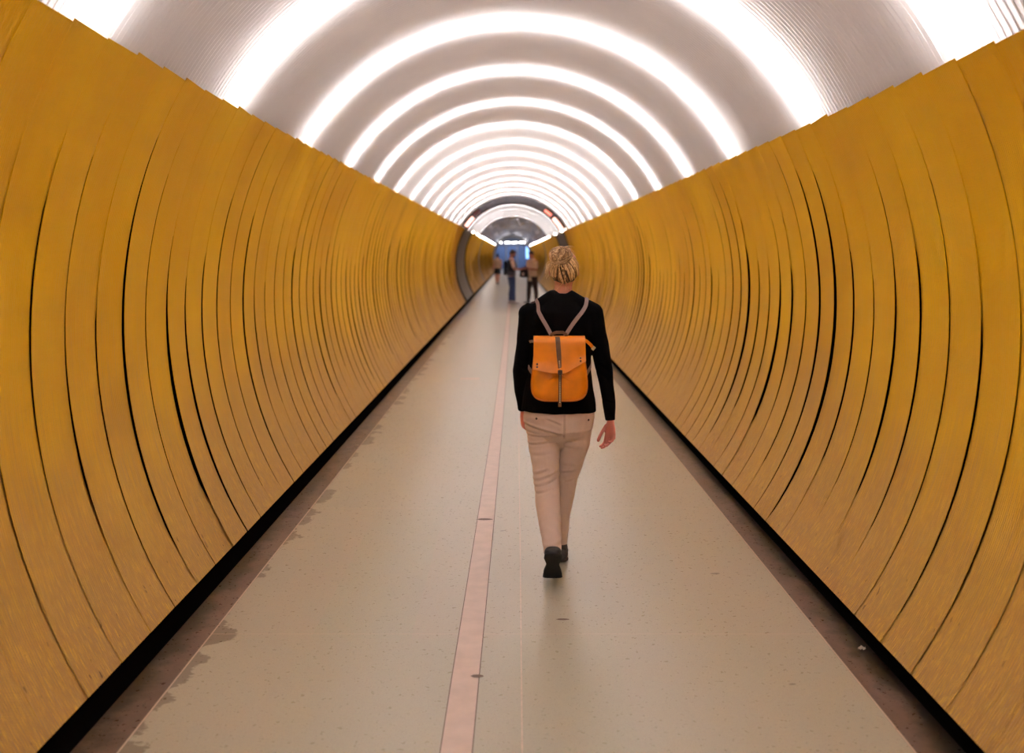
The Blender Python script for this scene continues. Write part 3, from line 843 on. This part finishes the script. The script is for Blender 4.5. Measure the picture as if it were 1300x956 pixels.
# loose curls beside the left ear, a few on the right
def wisp(p0, p1, curl, r_, tn, turns):
    p0, p1 = Vector(p0), Vector(p1); st = []
    for k in range(18):
        t = k / 17; c = p0.lerp(p1, t); a = turns * 2 * PI * t + curl * 9
        c += Vector((math.cos(a), .6 * math.sin(a), math.sin(a))) * (curl * math.sin(PI * min(1, t * 1.2 + .05)))
        st.append((c.x, c.y, c.z, r_ * (1 - .5 * t), r_ * (1 - .5 * t)))
    hm.loft(st, 4, True, tn)
for q in range(34):
    wisp((HC[0] - .072 + rr.uniform(-.006, .01), HC[1] - .02 + rr.uniform(-.04, .05), HC[2] + rr.uniform(-.03, .04)),
         (HC[0] - .092 + rr.uniform(-.022, .02), HC[1] + rr.uniform(-.04, .06), HC[2] + rr.uniform(-.055, .025)), rr.uniform(.006, .016), .0017, rr.uniform(.7, 1), rr.uniform(.6, 1.6))
for q in range(9):
    wisp((HC[0] + .072, HC[1] - .02, HC[2] + rr.uniform(-.04, .05)), (HC[0] + .086 + rr.uniform(-.005, .012), HC[1], HC[2] + rr.uniform(-.06, .02)), rr.uniform(.003, .008), .0009, .8, .7)
for q in range(8):
    wisp((HC[0] + rr.uniform(-.04, .05), HC[1] - .085, HC[2] - .05), (HC[0] + rr.uniform(-.05, .05), HC[1] - .07, HC[2] - .115), rr.uniform(.002, .005), .0013, rr.uniform(.3, .9), .4)
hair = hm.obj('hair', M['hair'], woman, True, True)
# bun: coiled locks
bm_ = MB(); BC = Vector((.002, -.104, 1.690)); BR = Vector((.062, .050, .048))
bm_.ell(BC, BR * .90, None, 22, 14, .5)
for q in range(120):
    ax = (Vector((-.35, -1, .25)) + Vector((rr.uniform(-.5, .5), rr.uniform(-.3, .3), rr.uniform(-.5, .5)))).normalized()
    u_ = ax.orthogonal().normalized(); v_ = ax.cross(u_); a0 = rr.uniform(0, 2 * PI); sp_ = rr.uniform(1.2, 2.8); h0 = rr.uniform(-.55, .9)
    st = []; g_ = rr.uniform(.94, 1.05)
    for k in range(12):
        t = k / 11; a = a0 + sp_ * t; hh = h0 + .25 * math.sin(PI * t)
        c = math.sqrt(max(.05, 1 - min(.95, hh * hh)))
        d = ax * hh + (u_ * math.cos(a) + v_ * math.sin(a)) * c; d.normalize()
        p = BC + Vector((d.x * BR.x, d.y * BR.y, d.z * BR.z)) * g_
        r_ = rr.uniform(.0022, .0042) * (.35 + .65 * math.sin(PI * t)); st.append((p.x, p.y, p.z, r_, r_))
    bm_.loft(st, 5, True, rr.choice([.25, .45, .65, .85, 1.05]))
for q in range(26):                                              # loose ends lifting off the bun to the right
    p0 = BC + Vector((rr.uniform(0, .04), rr.uniform(-.03, .02), rr.uniform(.0, .04)))
    p1 = BC + Vector((rr.uniform(.045, .088), rr.uniform(.0, .06), rr.uniform(-.03, .048)))
    st = []
    for k in range(9):
        t = k / 8; c = p0.lerp(p1, t) + Vector((0, 0, .012 * math.sin(PI * t)))
        r_ = .0022 * (1 - .7 * t); st.append((c.x, c.y, c.z, r_, r_))
    bm_.loft(st, 5, True, rr.uniform(.6, 1))
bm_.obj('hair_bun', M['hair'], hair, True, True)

# ---- the backpack ------------------------------------------------------------
sbv = BVHTree.FromPolygons([v.co for v in sweater.data.vertices], [p.vertices for p in sweater.data.polygons])
bp = empty('backpack', W0)
tag(bp, 'orange leather backpack with studded centre strap worn by the woman in black', 'backpack')
BX, BZ0, BZ1 = -.009, .912, 1.250
def bag_outline(sc, n=64):
    """rounded trapezoid, wider and rounder at the foot"""
    pts = []
    for k in range(n):
        th = 2 * PI * k / n; cs, sn = math.cos(th), math.sin(th)
        e = .42 if sn < 0 else .20
        x_ = math.copysign(abs(cs) ** e, cs); z_ = math.copysign(abs(sn) ** e, sn)
        w_ = .1435 + (-z_) * .0075 + .006 * math.cos(z_ * 2.2 + 1.2)
        pts.append((x_ * w_ * sc, z_ * (BZ1 - BZ0) / 2 * (1 - (1 - sc) * .85)))
    return pts
YB = -.128
lev = [(0, .55), (0, .93), (-.012, .985), (-.035, 1.0), (-.062, .992), (-.078, .955), (-.0855, .88), (-.0895, .72), (-.092, .40), (-.0925, .03)]
def bag_y(x, z):
    """front face of the bag at x,z relative to its middle"""
    u = abs(x) / .150; v_ = abs(z) / .169; m = max(u, v_ * .98)
    ys = [(.03, -.0925), (.40, -.092), (.72, -.0895), (.88, -.0855), (.955, -.078), (.992, -.062), (1.0, -.04), (1.3, -.03)]
    for (a, y_a), (c, y_c) in zip(ys, ys[1:]):
        if m <= c: return y_a + (y_c - y_a) * max(0, (m - a)) / (c - a)
    return -.03
rows = []
for (y, sc) in lev:
    rows.append([(BX + x + .0015 * math.sin(z * 60), YB + y + (.004 * noise.noise((x * 14, z * 14, 1)) if y < -.05 else 0) + (.004 * math.cos(x * 30) * (z < -.02) if y < -.08 else 0), (BZ0 + BZ1) / 2 + z) for x, z in bag_outline(sc)])
m_ = MB(); m_.grid(rows, True); k0 = 0; m_.f.append(tuple(range(64))); m_.f.append(tuple((len(rows) - 1) * 64 + j for j in range(64))[::-1])
bagb = m_.obj('bag_body', M['orange_leather'], bp)
# piping along the edge of the front
def tube_path(mb, pts, r_, closed=False, seg=8):
    n = len(pts); rows = []
    P = [Vector(p) for p in pts]
    for i in range(n):
        a = P[(i - 1) % n] if closed or i > 0 else P[0]; c = P[(i + 1) % n] if closed or i < n - 1 else P[-1]
        t = (c - a).normalized(); ref = Vector((0, 1, 0)) if abs(t.y) < .9 else Vector((0, 0, 1))
        e1 = (ref - t * ref.dot(t)).normalized(); e2 = t.cross(e1)
        rows.append([P[i] + e1 * r_ * math.cos(2 * PI * k / seg) + e2 * r_ * math.sin(2 * PI * k / seg) for k in range(seg)])
    if closed: rows.append(rows[0])
    mb.grid(rows, True)
m_ = MB(); tube_path(m_, [(BX + x, YB - .070, (BZ0 + BZ1) / 2 + z) for x, z in bag_outline(.984)], .0032, True); m_.obj('piping', M['orange_edge'], bagb)
# flap: over the top and down the front, waved lower edge
zc = (BZ0 + BZ1) / 2
def flap_bottom(x):
    t = (x + .137) / .274
    return zc + (.006 - .020 * math.sin(PI * min(1, max(0, t * 1.02)) * .92) ** 1.0 + (.050 * max(0, (t - .60) / .40) ** .9))
cols = []
NX = 33
for thick in (0, 1):
    rows = []
    for i in range(NX):
        x = -.137 + .274 * i / (NX - 1); r = []
        zb = flap_bottom(x) - (BZ0 + BZ1) / 2
        xx = x * 1.0
        r.append((BX + xx, YB - .010, zc + .166 + .006)); r.append((BX + xx, YB - .035, zc + .171 + .006)); r.append((BX + xx, YB - .060, zc + .170 + .005)); r.append((BX + xx * 1.005, YB - .078, zc + .163 + .003))
        for k in range(16):
            z = .155 + (zb - .155) * k / 15
            sag = .006 * math.sin(PI * k / 15) * math.sin(x * 26 + 1) + .016 * (k / 15) ** 3
            r.append((BX + xx * (1 + .02 * k / 15), YB + min(bag_y(x * .9, z * .92), -.080) - .0045 - .0022 * thick - max(0, sag) , zc + z))
        if thick: r = [(a, y_ - (0 if j > 3 else .0), z_ + (.0022 if j < 4 else 0)) for j, (a, y_, z_) in enumerate(r)]
        rows.append(r)
    cols.append(rows)
m_ = MB(); m_.grid(cols[0]); m_.grid(cols[1]); m_.grid([[r[-1] for r in cols[0]], [r[-1] for r in cols[1]]]); m_.grid([cols[0][0], cols[1][0]]); m_.grid([cols[0][-1], cols[1][-1]])
flap = m_.obj('flap', M['orange_leather'], bp)
# centre strap with studs
def front_y(z): 
    z -= zc
    return YB + min(bag_y(0, z), -.08) - (.015 if z > -.03 else .0085) - (.003 if z > -.03 else 0)
m_ = MB(); path = []
zz = [zc + .178 - .372 * k / 40 for k in range(41)]
L = []; Rr = []
for z in zz:
    xm = BX + .004 + (-.012) * max(0, (z - zc) / .17) - .002
    w_ = .0125 if z > zc + .0 else .0085
    w_ = .0085 + .004 * max(0, min(1, (z - zc - .0) / .08))
    y = front_y(z) - .0005
    if z > zc + .120: y = min(y, YB - .101 + max(0, z - zc - .158) * .9)
    if z > zc + .158: y = YB - .101 + (z - zc - .158) * .9
    L.append((xm - w_, y, z)); Rr.append((xm + w_, y, z))
La = [(a, y + .003, z) for a, y, z in L]; Ra = [(a, y + .003, z) for a, y, z in Rr]
m_.grid([La, L, Rr, Ra]); 
cs_ = m_.obj('centre_strap', M['brown_leather'], bp, False)
stud0 = None
for k in range(24):
    z = zc + .050 - .219 * k / 23
    if zc - .018 < z < zc + .006: continue
    if stud0 is None:
        sm = MB(); sm.ell((0, 0, 0), (.0034, .0022, .0034), None, 10, 6); stud0 = sm.obj('stud', M['brass'], cs_); o = stud0
    else:
        o = stud0.copy(); COL.objects.link(o); o.parent = cs_
    o.location = (BX + .002 - .012 * max(0, (z - zc) / .17), front_y(z) - .0012, z)
m_ = MB(); m_.box(BX - .010, BX + .014, front_y(zc) - .008, front_y(zc) + .001, zc - .020, zc + .004); bk = m_.obj('buckle', M['dark_button'], bp, False)
md = bk.modifiers.new('b', 'BEVEL'); md.width = .003; md.segments = 2
rv = None
fbv = BVHTree.FromPolygons([v.co for v in flap.data.vertices], [p.vertices for p in flap.data.polygons])
for (x, z) in ((-.119, .034), (-.119, .019), (.111, .066), (.111, .051)):
    if rv is None:
        sm = MB(); sm.ell((0, 0, 0), (.0052, .003, .0052), None, 12, 6); rv = sm.obj('rivet', M['dark_button'], flap); o = rv
    else:
        o = rv.copy(); COL.objects.link(o); o.parent = flap
    o.location = (BX + x, fbv.ray_cast(Vector((BX + x, -1.5, zc + z)), Vector((0, 1, 0)))[0].y - .001, zc + z)
# top tab / carrying handle between the straps
m_ = MB()
hp = [(BX - .046, YB - .045, BZ1 - .002), (BX - .040, YB - .047, BZ1 + .020), (BX - .015, YB - .048, BZ1 + .029), (BX + .02, YB - .048, BZ1 + .029), (BX + .036, YB - .047, BZ1 + .020), (BX + .042, YB - .045, BZ1 - .002)]
fw, bw = [], []
for (x, y, z) in hp: pass
def strap_mesh(name, pts, wid, th, mat, parent, normal=None):
    """flat webbing along a path"""
    P = [Vector(p) for p in pts]; n = len(P); rows = []
    for i in range(n):
        t = (P[min(n - 1, i + 1)] - P[max(0, i - 1)]).normalized()
        nn = normal[i] if isinstance(normal, list) else (normal or Vector((0, -1, 0)))
        nn = (nn - t * nn.dot(t)).normalized(); l = t.cross(nn)
        rows.append([P[i] - l * wid / 2 + nn * 0, P[i] - l * wid / 2 + nn * th, P[i] + l * wid / 2 + nn * th, P[i] + l * wid / 2 + nn * 0])
    mb = MB(); mb.grid(rows, True); mb.f.append((0, 1, 2, 3)); L_ = (n - 1) * 4; mb.f.append((L_ + 3, L_ + 2, L_ + 1, L_))
    return mb.obj(name, mat, parent, False)
strap_mesh('handle', hp, .016, .004, M['brown_leather'], bp)
def resample(pts, n):
    P = [Vector(p) for p in pts]; out = []
    m = len(P) - 1
    for k in range(n):
        u = k / (n - 1) * m; i = min(m - 1, int(u)); t = u - i
        a, b1, c, d = P[max(0, i - 1)], P[i], P[i + 1], P[min(m, i + 2)]
        out.append(.5 * ((2 * b1) + (c - a) * t + (2 * a - 5 * b1 + 4 * c - d) * t * t + (3 * b1 - a - 3 * c + d) * t ** 3))
    return out
def worn(pts, n, keep, off=.004):
    """lets a strap lie on the sweater; the first `keep` share hangs free from the bag"""
    out = []; nn = []
    for k, p in enumerate(resample(pts, n)):
        h, nr, _, dist = sbv.find_nearest(p)
        t = k / (n - 1); f_ = min(1, max(0, (t - keep) / .08))
        q = h + nr * off
        inside = (p - h).dot(nr) < off
        out.append(q if (f_ >= 1 or inside) else p.lerp(q, f_)); nn.append((Vector((0, -1, 0)) * (1 - f_) + nr * f_).normalized())
    for _ in range(2):
        for k in range(1, n - 1): out[k] = (out[k - 1] + out[k] * 2 + out[k + 1]) / 4; nn[k] = (nn[k - 1] + nn[k] * 2 + nn[k + 1]).normalized()
    return out, nn
for sx, top, sh_ in ((-1, (BX - .036, YB - .038, BZ1 + .004), (-.148, -.04, 1.432)), (1, (BX + .030, YB - .038, BZ1 + .004), (.150, -.04, 1.438))):
    x1 = sh_[0]
    pts = [top, ((top[0] * .6 + x1 * .4), -.135, 1.33), (x1 * .93, -.105, 1.405), (x1, -.045, 1.447), (x1, .02, 1.452), (x1 * .98, .09, 1.39), (x1 * .95, .125, 1.28), (x1 * 1.02, .11, 1.18), (x1 * 1.12, .05, 1.12), (x1 * 1.12, -.04, 1.07), (x1 * .95, -.10, 1.03), (x1 * .78, -.125, 1.0)]
    P, NN = worn(pts, 60, .10)
    strap_mesh('shoulder_strap', P, .021, .003, M['taupe'], bp, NN)
# side tab with a metal end on the right, short one on the left
P = [(BX + .130, YB - .035, zc + .158), (BX + .150, YB - .022, zc + .148), (BX + .172, YB - .005, zc + .128), (BX + .184, YB + .008, zc + .112)]
sd = strap_mesh('side_strap', P, .017, .003, M['orange_leather'], bp)
m_ = MB(); m_.box(-.008, .008, -.002, .003, -.011, .011); o = m_.obj('buckle', M['brass'], bp, False); o.location = (BX + .188, YB + .004, zc + .108); o.rotation_euler = (0, .7, 0)
P = [(BX - .130, YB - .035, zc + .150), (BX - .146, YB - .02, zc + .148), (BX - .156, YB - .004, zc + .144)]
strap_mesh('side_strap', P, .014, .003, M['taupe'], bp)

# ---- people further down the tunnel -----------------------------------------
def far_person(name_label, loc, rz, h, sp):
    """sp: joints and materials; the figure faces +y before turning"""
    s = h / 1.75
    root = empty('person', loc, rz); tag(root, name_label, 'person')
    S = lambda p: tuple(q * s for q in p)
    hip = sp.get('hip', .165)
    tor = [(0, 0, .90, hip, .115), (0, 0, 1.0, hip - .012, .108), (0, 0, 1.12, hip - .012, .105), (0, 0, 1.28, .180, .118), (0, 0, 1.40, .178, .105), (0, -.005, 1.46, .10, .07), (0, -.005, 1.50, .062, .058)]
    arms = []
    for a in sp['arms']:
        (x0, y0, z0), (x1, y1, z1), (x2, y2, z2) = a
        arms.append([(x0, y0, z0, .055), (x1 * .6 + x0 * .4, y0 * .4 + y1 * .6, z0 * .4 + z1 * .6, .047), (x1, y1, z1, .040), ((x1 + x2) / 2, (y1 + y2) / 2, (z1 + z2) / 2, .036), (x2, y2, z2, .026)])
    legs = []
    for (hx, kx, ky, ax_, ay, az) in sp['legs']:
        legs.append([(hx, 0, .88, .092, .105), (hx * .6 + kx * .4, ky * .5, .68, .082, .088), (kx, ky, .50, .062, .066), ((kx + ax_) / 2, (ky + ay) / 2 - .01, .33, .056, .062), (ax_, ay, .10 + az, .040, .044)])
    hc = sp.get('head', (0, .03, 1.635)); rot = sp.get('rot')
    b = MB()
    b.loft(tor, 18)
    for a in arms: b.loft(a, 14)
    for l in legs: b.loft(l, 16)
    b.loft([(0, 0, 1.44, .055, .055), (hc[0] * .6, hc[1] * .5, 1.52, .050, .052), (hc[0], hc[1] - .01, 1.58, .052, .056)], 14)
    head_into(b, hc, 1.0, rot)
    for a, hd_ in zip(sp['arms'], sp['hands']): hand_into(b, a[2], hd_[0], hd_[1], hd_[2], 1.0, (.45, .6, .5), (.4, .4))
    for (hx, kx, ky, ax_, ay, az) in sp['legs']:
        foot_into(b, (ax_, ay - .06, .008 + az), (ax_, ay + .11, .008), (ax_, ay + .19, .010), grow=-.006)
        b.loft([(ax_, ay, .16 + az, .036), (ax_, ay, .06 + az, .034)], 10)
    sc = lambda m: [tuple(q * s for q in p) for p in m.v]
    def put(n_, mb, mat, vox=.006, sm=3, par=root, disp=None): mb.v = sc(mb); return remeshed(n_, mb, mat, par, vox, sm, disp)
    put('body', b, sp['skin'])
    for q in (-1, 1):
        Mx = rot.to_matrix() if rot else Matrix.Identity(3)
        e = MB(); e.ell((Vector(hc) + Mx @ Vector((q * .029, .079, .006))) * s, (.011 * s,) * 3, None, 10, 6); e.obj('eye', M['eye'], root)
    # hair
    hrm = MB(); t = MB(); t.ell((0, -.024, .040), (.080, .096, .088), None, 24, 14); t.ell((0, -.055, -.01), (.070, .060, .065), None, 20, 12); t.ell((0, .045, .088), (.055, .04, .03), None, 16, 8)
    if sp.get('bun'): t.ell((0, -.12, .05), (.035, .035, .035), None, 14, 8)
    if sp.get('beard'): t.ell((0, .050, -.085), (.045, .045, .040), None, 16, 10)
    Mx = rot.to_matrix() if rot else Matrix.Identity(3)
    hrm.add([Vector(hc) + Mx @ Vector(p) for p in t.v], t.f); put('hair', hrm, sp['hair'], .006, 2)
    # shirt
    t = MB(); zb = sp.get('shirt_z', .88); tt = [(0, 0, zb, hip + .012, .128)] + grow([q for q in tor if q[2] > zb + .02], .012); t.loft(tt, 22, False)
    for a in arms:
        g = grow(a, .010)
        if sp.get('short_sleeves'): g = g[:2] + [tuple(np.array(g[1]) * .35 + np.array(g[2]) * .65)]
        t.loft(g, 14, False)
    wob = lambda co: wobble(co, 11, .008)
    shirt = put('shirt', t, sp['shirt'], .008, 3, root, wob)
    if 'vest' in sp:
        t = MB(); t.loft([(0, 0, .97, hip + .022, .142)] + grow([q for q in tor[:-2] if q[2] > 1.0], .024) + [(0, 0, 1.44, .13, .095)], 22, False); put('vest', t, sp['vest'], .008, 3)
    if sp.get('band'):
        t = MB(); t.loft([(0, 0, .90, hip + .020, .138), (0, 0, 1.05, hip + .022, .144)], 22, False); put('vest_hem', t, sp['band'], .008, 3)
    # trousers or skirt
    t = MB()
    if sp.get('skirt'):
        t.loft([(0, 0, .60, .185, .15), (0, 0, .80, .180, .145), (0, 0, .93, .165, .13)], 22, False); put('skirt', t, sp['trousers'], .008, 3, root, wob)
    else:
        t.loft([(0, 0, .95, hip + .008, .122), (0, 0, .88, .175, .128), (0, 0, .80, .165, .12)], 22, False)
        for l in legs: t.loft([(x, y, z, a * 1.06 + .012, c * 1.06 + .012) for (x, y, z, a, c) in l], 16, False)
        put('trousers', t, sp['trousers'], .008, 3, root, wob)
    for (hx, kx, ky, ax_, ay, az) in sp['legs']:
        t = MB(); foot_into(t, (ax_, ay - .06, .008 + az), (ax_, ay + .11, .008), (ax_, ay + .19, .010), grow=.002); t.loft([(ax_, ay, .10 + az, .042), (ax_, ay, .06 + az, .042)], 12, False)
        sh = put('shoe', t, sp['shoe'], .006, 2)
        t = MB(); foot_into(t, (ax_, ay - .06, .008 + az), (ax_, ay + .11, .008), (ax_, ay + .19, .010), sole=True); t.v = sc(t); t.obj('sole', M['sole'], sh)
    return root

from mathutils import Euler
down = Euler((-.42, 0, 0))
man1 = far_person('man in blue jeans and dark vest over a pale tee, turned right, head bowed', (-.02, 33.8, 0), -PI / 2 + .1, 1.83,
    dict(arms=[((-.19, 0, 1.40), (-.235, .05, 1.13), (-.12, .30, 1.10)), ((.19, 0, 1.40), (.245, .06, 1.13), (.14, .32, 1.12))],
         hands=[((.3, 1, .05), (1, 0, .2), (0, 0, 1)), ((-.3, 1, .05), (-1, 0, .2), (0, 0, 1))],
         legs=[(-.09, -.10, .02, -.11, -.02, 0), (.09, .10, .04, .12, .06, 0)], head=(0, .05, 1.625), rot=down,
         skin=M['skin_tan'], hair=M['hair_dark'], shirt=M['pale_shirt'], short_sleeves=True, vest=M['navy'], trousers=M['denim'], shoe=M['trainer'], band=M['grey_band'], beard=True, shirt_z=.865))
man2 = far_person('man in cream shirt and dark brown trousers facing left, looking down at his hands', (.70, 34.2, 0), PI / 2 + .7, 1.80,
    dict(arms=[((-.19, 0, 1.40), (-.24, .02, 1.12), (-.10, .27, 1.15)), ((.19, 0, 1.40), (.24, .02, 1.12), (.08, .28, 1.12))],
         hands=[((.4, 1, 0), (1, 0, .3), (0, 0, 1)), ((-.4, 1, 0), (-1, 0, .3), (0, 0, 1))],
         legs=[(-.09, -.13, -.02, -.16, -.03, .0), (.09, .13, .03, .15, .05, 0)], head=(0, .06, 1.62), rot=down,
         skin=M['skin_tan'], hair=M['hair_dark'], shirt=M['cream'], short_sleeves=True, trousers=M['dark_brown'], shoe=M['shoe'], shirt_z=.74, hip=.17))
girl = far_person('bare-legged person in a peach top and black skirt walking away near the left wall', (-.80, 55.0, 0), .05, 1.70,
    dict(arms=[((-.17, 0, 1.38), (-.22, -.02, 1.12), (-.22, .06, .90)), ((.17, 0, 1.38), (.23, .02, 1.12), (.20, .14, .92))],
         hands=[((0, .2, -1), (1, 0, 0), (0, 1, 0)), ((0, .3, -1), (-1, 0, 0), (0, 1, 0))],
         legs=[(-.08, -.07, .05, -.05, .16, 0), (.08, .06, -.04, .04, -.16, .05)], head=(0, .02, 1.63),
         skin=M['skin'], hair=M['hair_dark'], shirt=M['peach'], short_sleeves=True, trousers=M['black_cloth'], skirt=True, shoe=M['trainer'], bun=True, shirt_z=.92))

def bag(name, label, loc, dims, mat, strap_pts=None, tagmat=None):
    r = empty(name, loc); tag(r, label, 'bag')
    w_, d_, h_ = dims; mb = MB(); rows = []
    for (y, sc) in ((-d_ / 2, .05), (-d_ / 2, .80), (-d_ * .42, .95), (0, 1.0), (d_ * .42, .95), (d_ / 2, .80), (d_ / 2, .05)):
        r_ = []
        for k in range(28):
            th = 2 * PI * k / 28; cs, sn = math.cos(th), math.sin(th)
            r_.append((math.copysign(abs(cs) ** .5, cs) * w_ / 2 * sc * (1.06 if sn < 0 else .96), y, math.copysign(abs(sn) ** .5, sn) * h_ / 2 * sc))
        rows.append(r_)
    mb.grid(rows, True); mb.obj('bag_body', mat, r)
    mb = MB(); mb.box(-w_ * .3, w_ * .3, -d_ / 2 - .012, -d_ / 2 + .004, -h_ * .32, -h_ * .02); mb.obj('pocket', mat, r, False)
    if tagmat: mb = MB(); mb.box(-w_ * .22, -w_ * .02, -d_ / 2 - .02, -d_ / 2 - .011, -h_ * .25, h_ * .1); mb.obj('tag', tagmat, r, False)
    for pts in (strap_pts or []):
        mb = MB(); tube_path(mb, [tuple(p) for p in resample(pts, 20)], .012, False, 8); mb.obj('strap', mat, r)
    return r
bag('backpack', 'black backpack on the back of the man in blue jeans', (-.225, 33.78, 1.22), (.13, .30, .50), M['navy'],
    [[(.08, -.12, .20), (.18, -.16, .27), (.30, -.17, .22), (.36, -.16, .05), (.30, -.17, -.12), (.10, -.13, -.18)], [(.08, .12, .20), (.18, .18, .27), (.30, .19, .22), (.38, .2, .05), (.30, .2, -.12), (.10, .13, -.18)]])
bag('shoulder_bag', 'black bag with a pale tag hanging between the two standing men', (.41, 33.75, 1.03), (.30, .14, .28), M['black_cloth'],
    [[(-.12, 0, .12), (-.08, .01, .20), (.02, .02, .225), (.10, .01, .20), (.12, 0, .12)]], M['pale_shirt'])


# ------------------------------------------------------------------ camera, world, view
cam = bpy.data.cameras.new('camera'); co = bpy.data.objects.new('camera', cam); COL.objects.link(co)
co.location = (0, 0, 1.70); co.rotation_euler = (PI / 2, 0, 0)
cam.lens = 35; cam.sensor_width = 36; cam.shift_y = -.12
cam.clip_end = 300; cam.clip_start = .05
cam.dof.use_dof = True; cam.dof.focus_distance = 5.3; cam.dof.aperture_fstop = 1.9
SC.camera = co
w = bpy.data.worlds.new('world'); SC.world = w; w.use_nodes = True
w.node_tree.nodes['Background'].inputs[0].default_value = (.9, .85, .8, 1); w.node_tree.nodes['Background'].inputs[1].default_value = .15
SC.view_settings.view_transform = 'Standard'; SC.view_settings.look = 'None'
SC.view_settings.gamma = 1; SC.view_settings.use_curve_mapping = False
SC.view_settings.exposure = 0.52
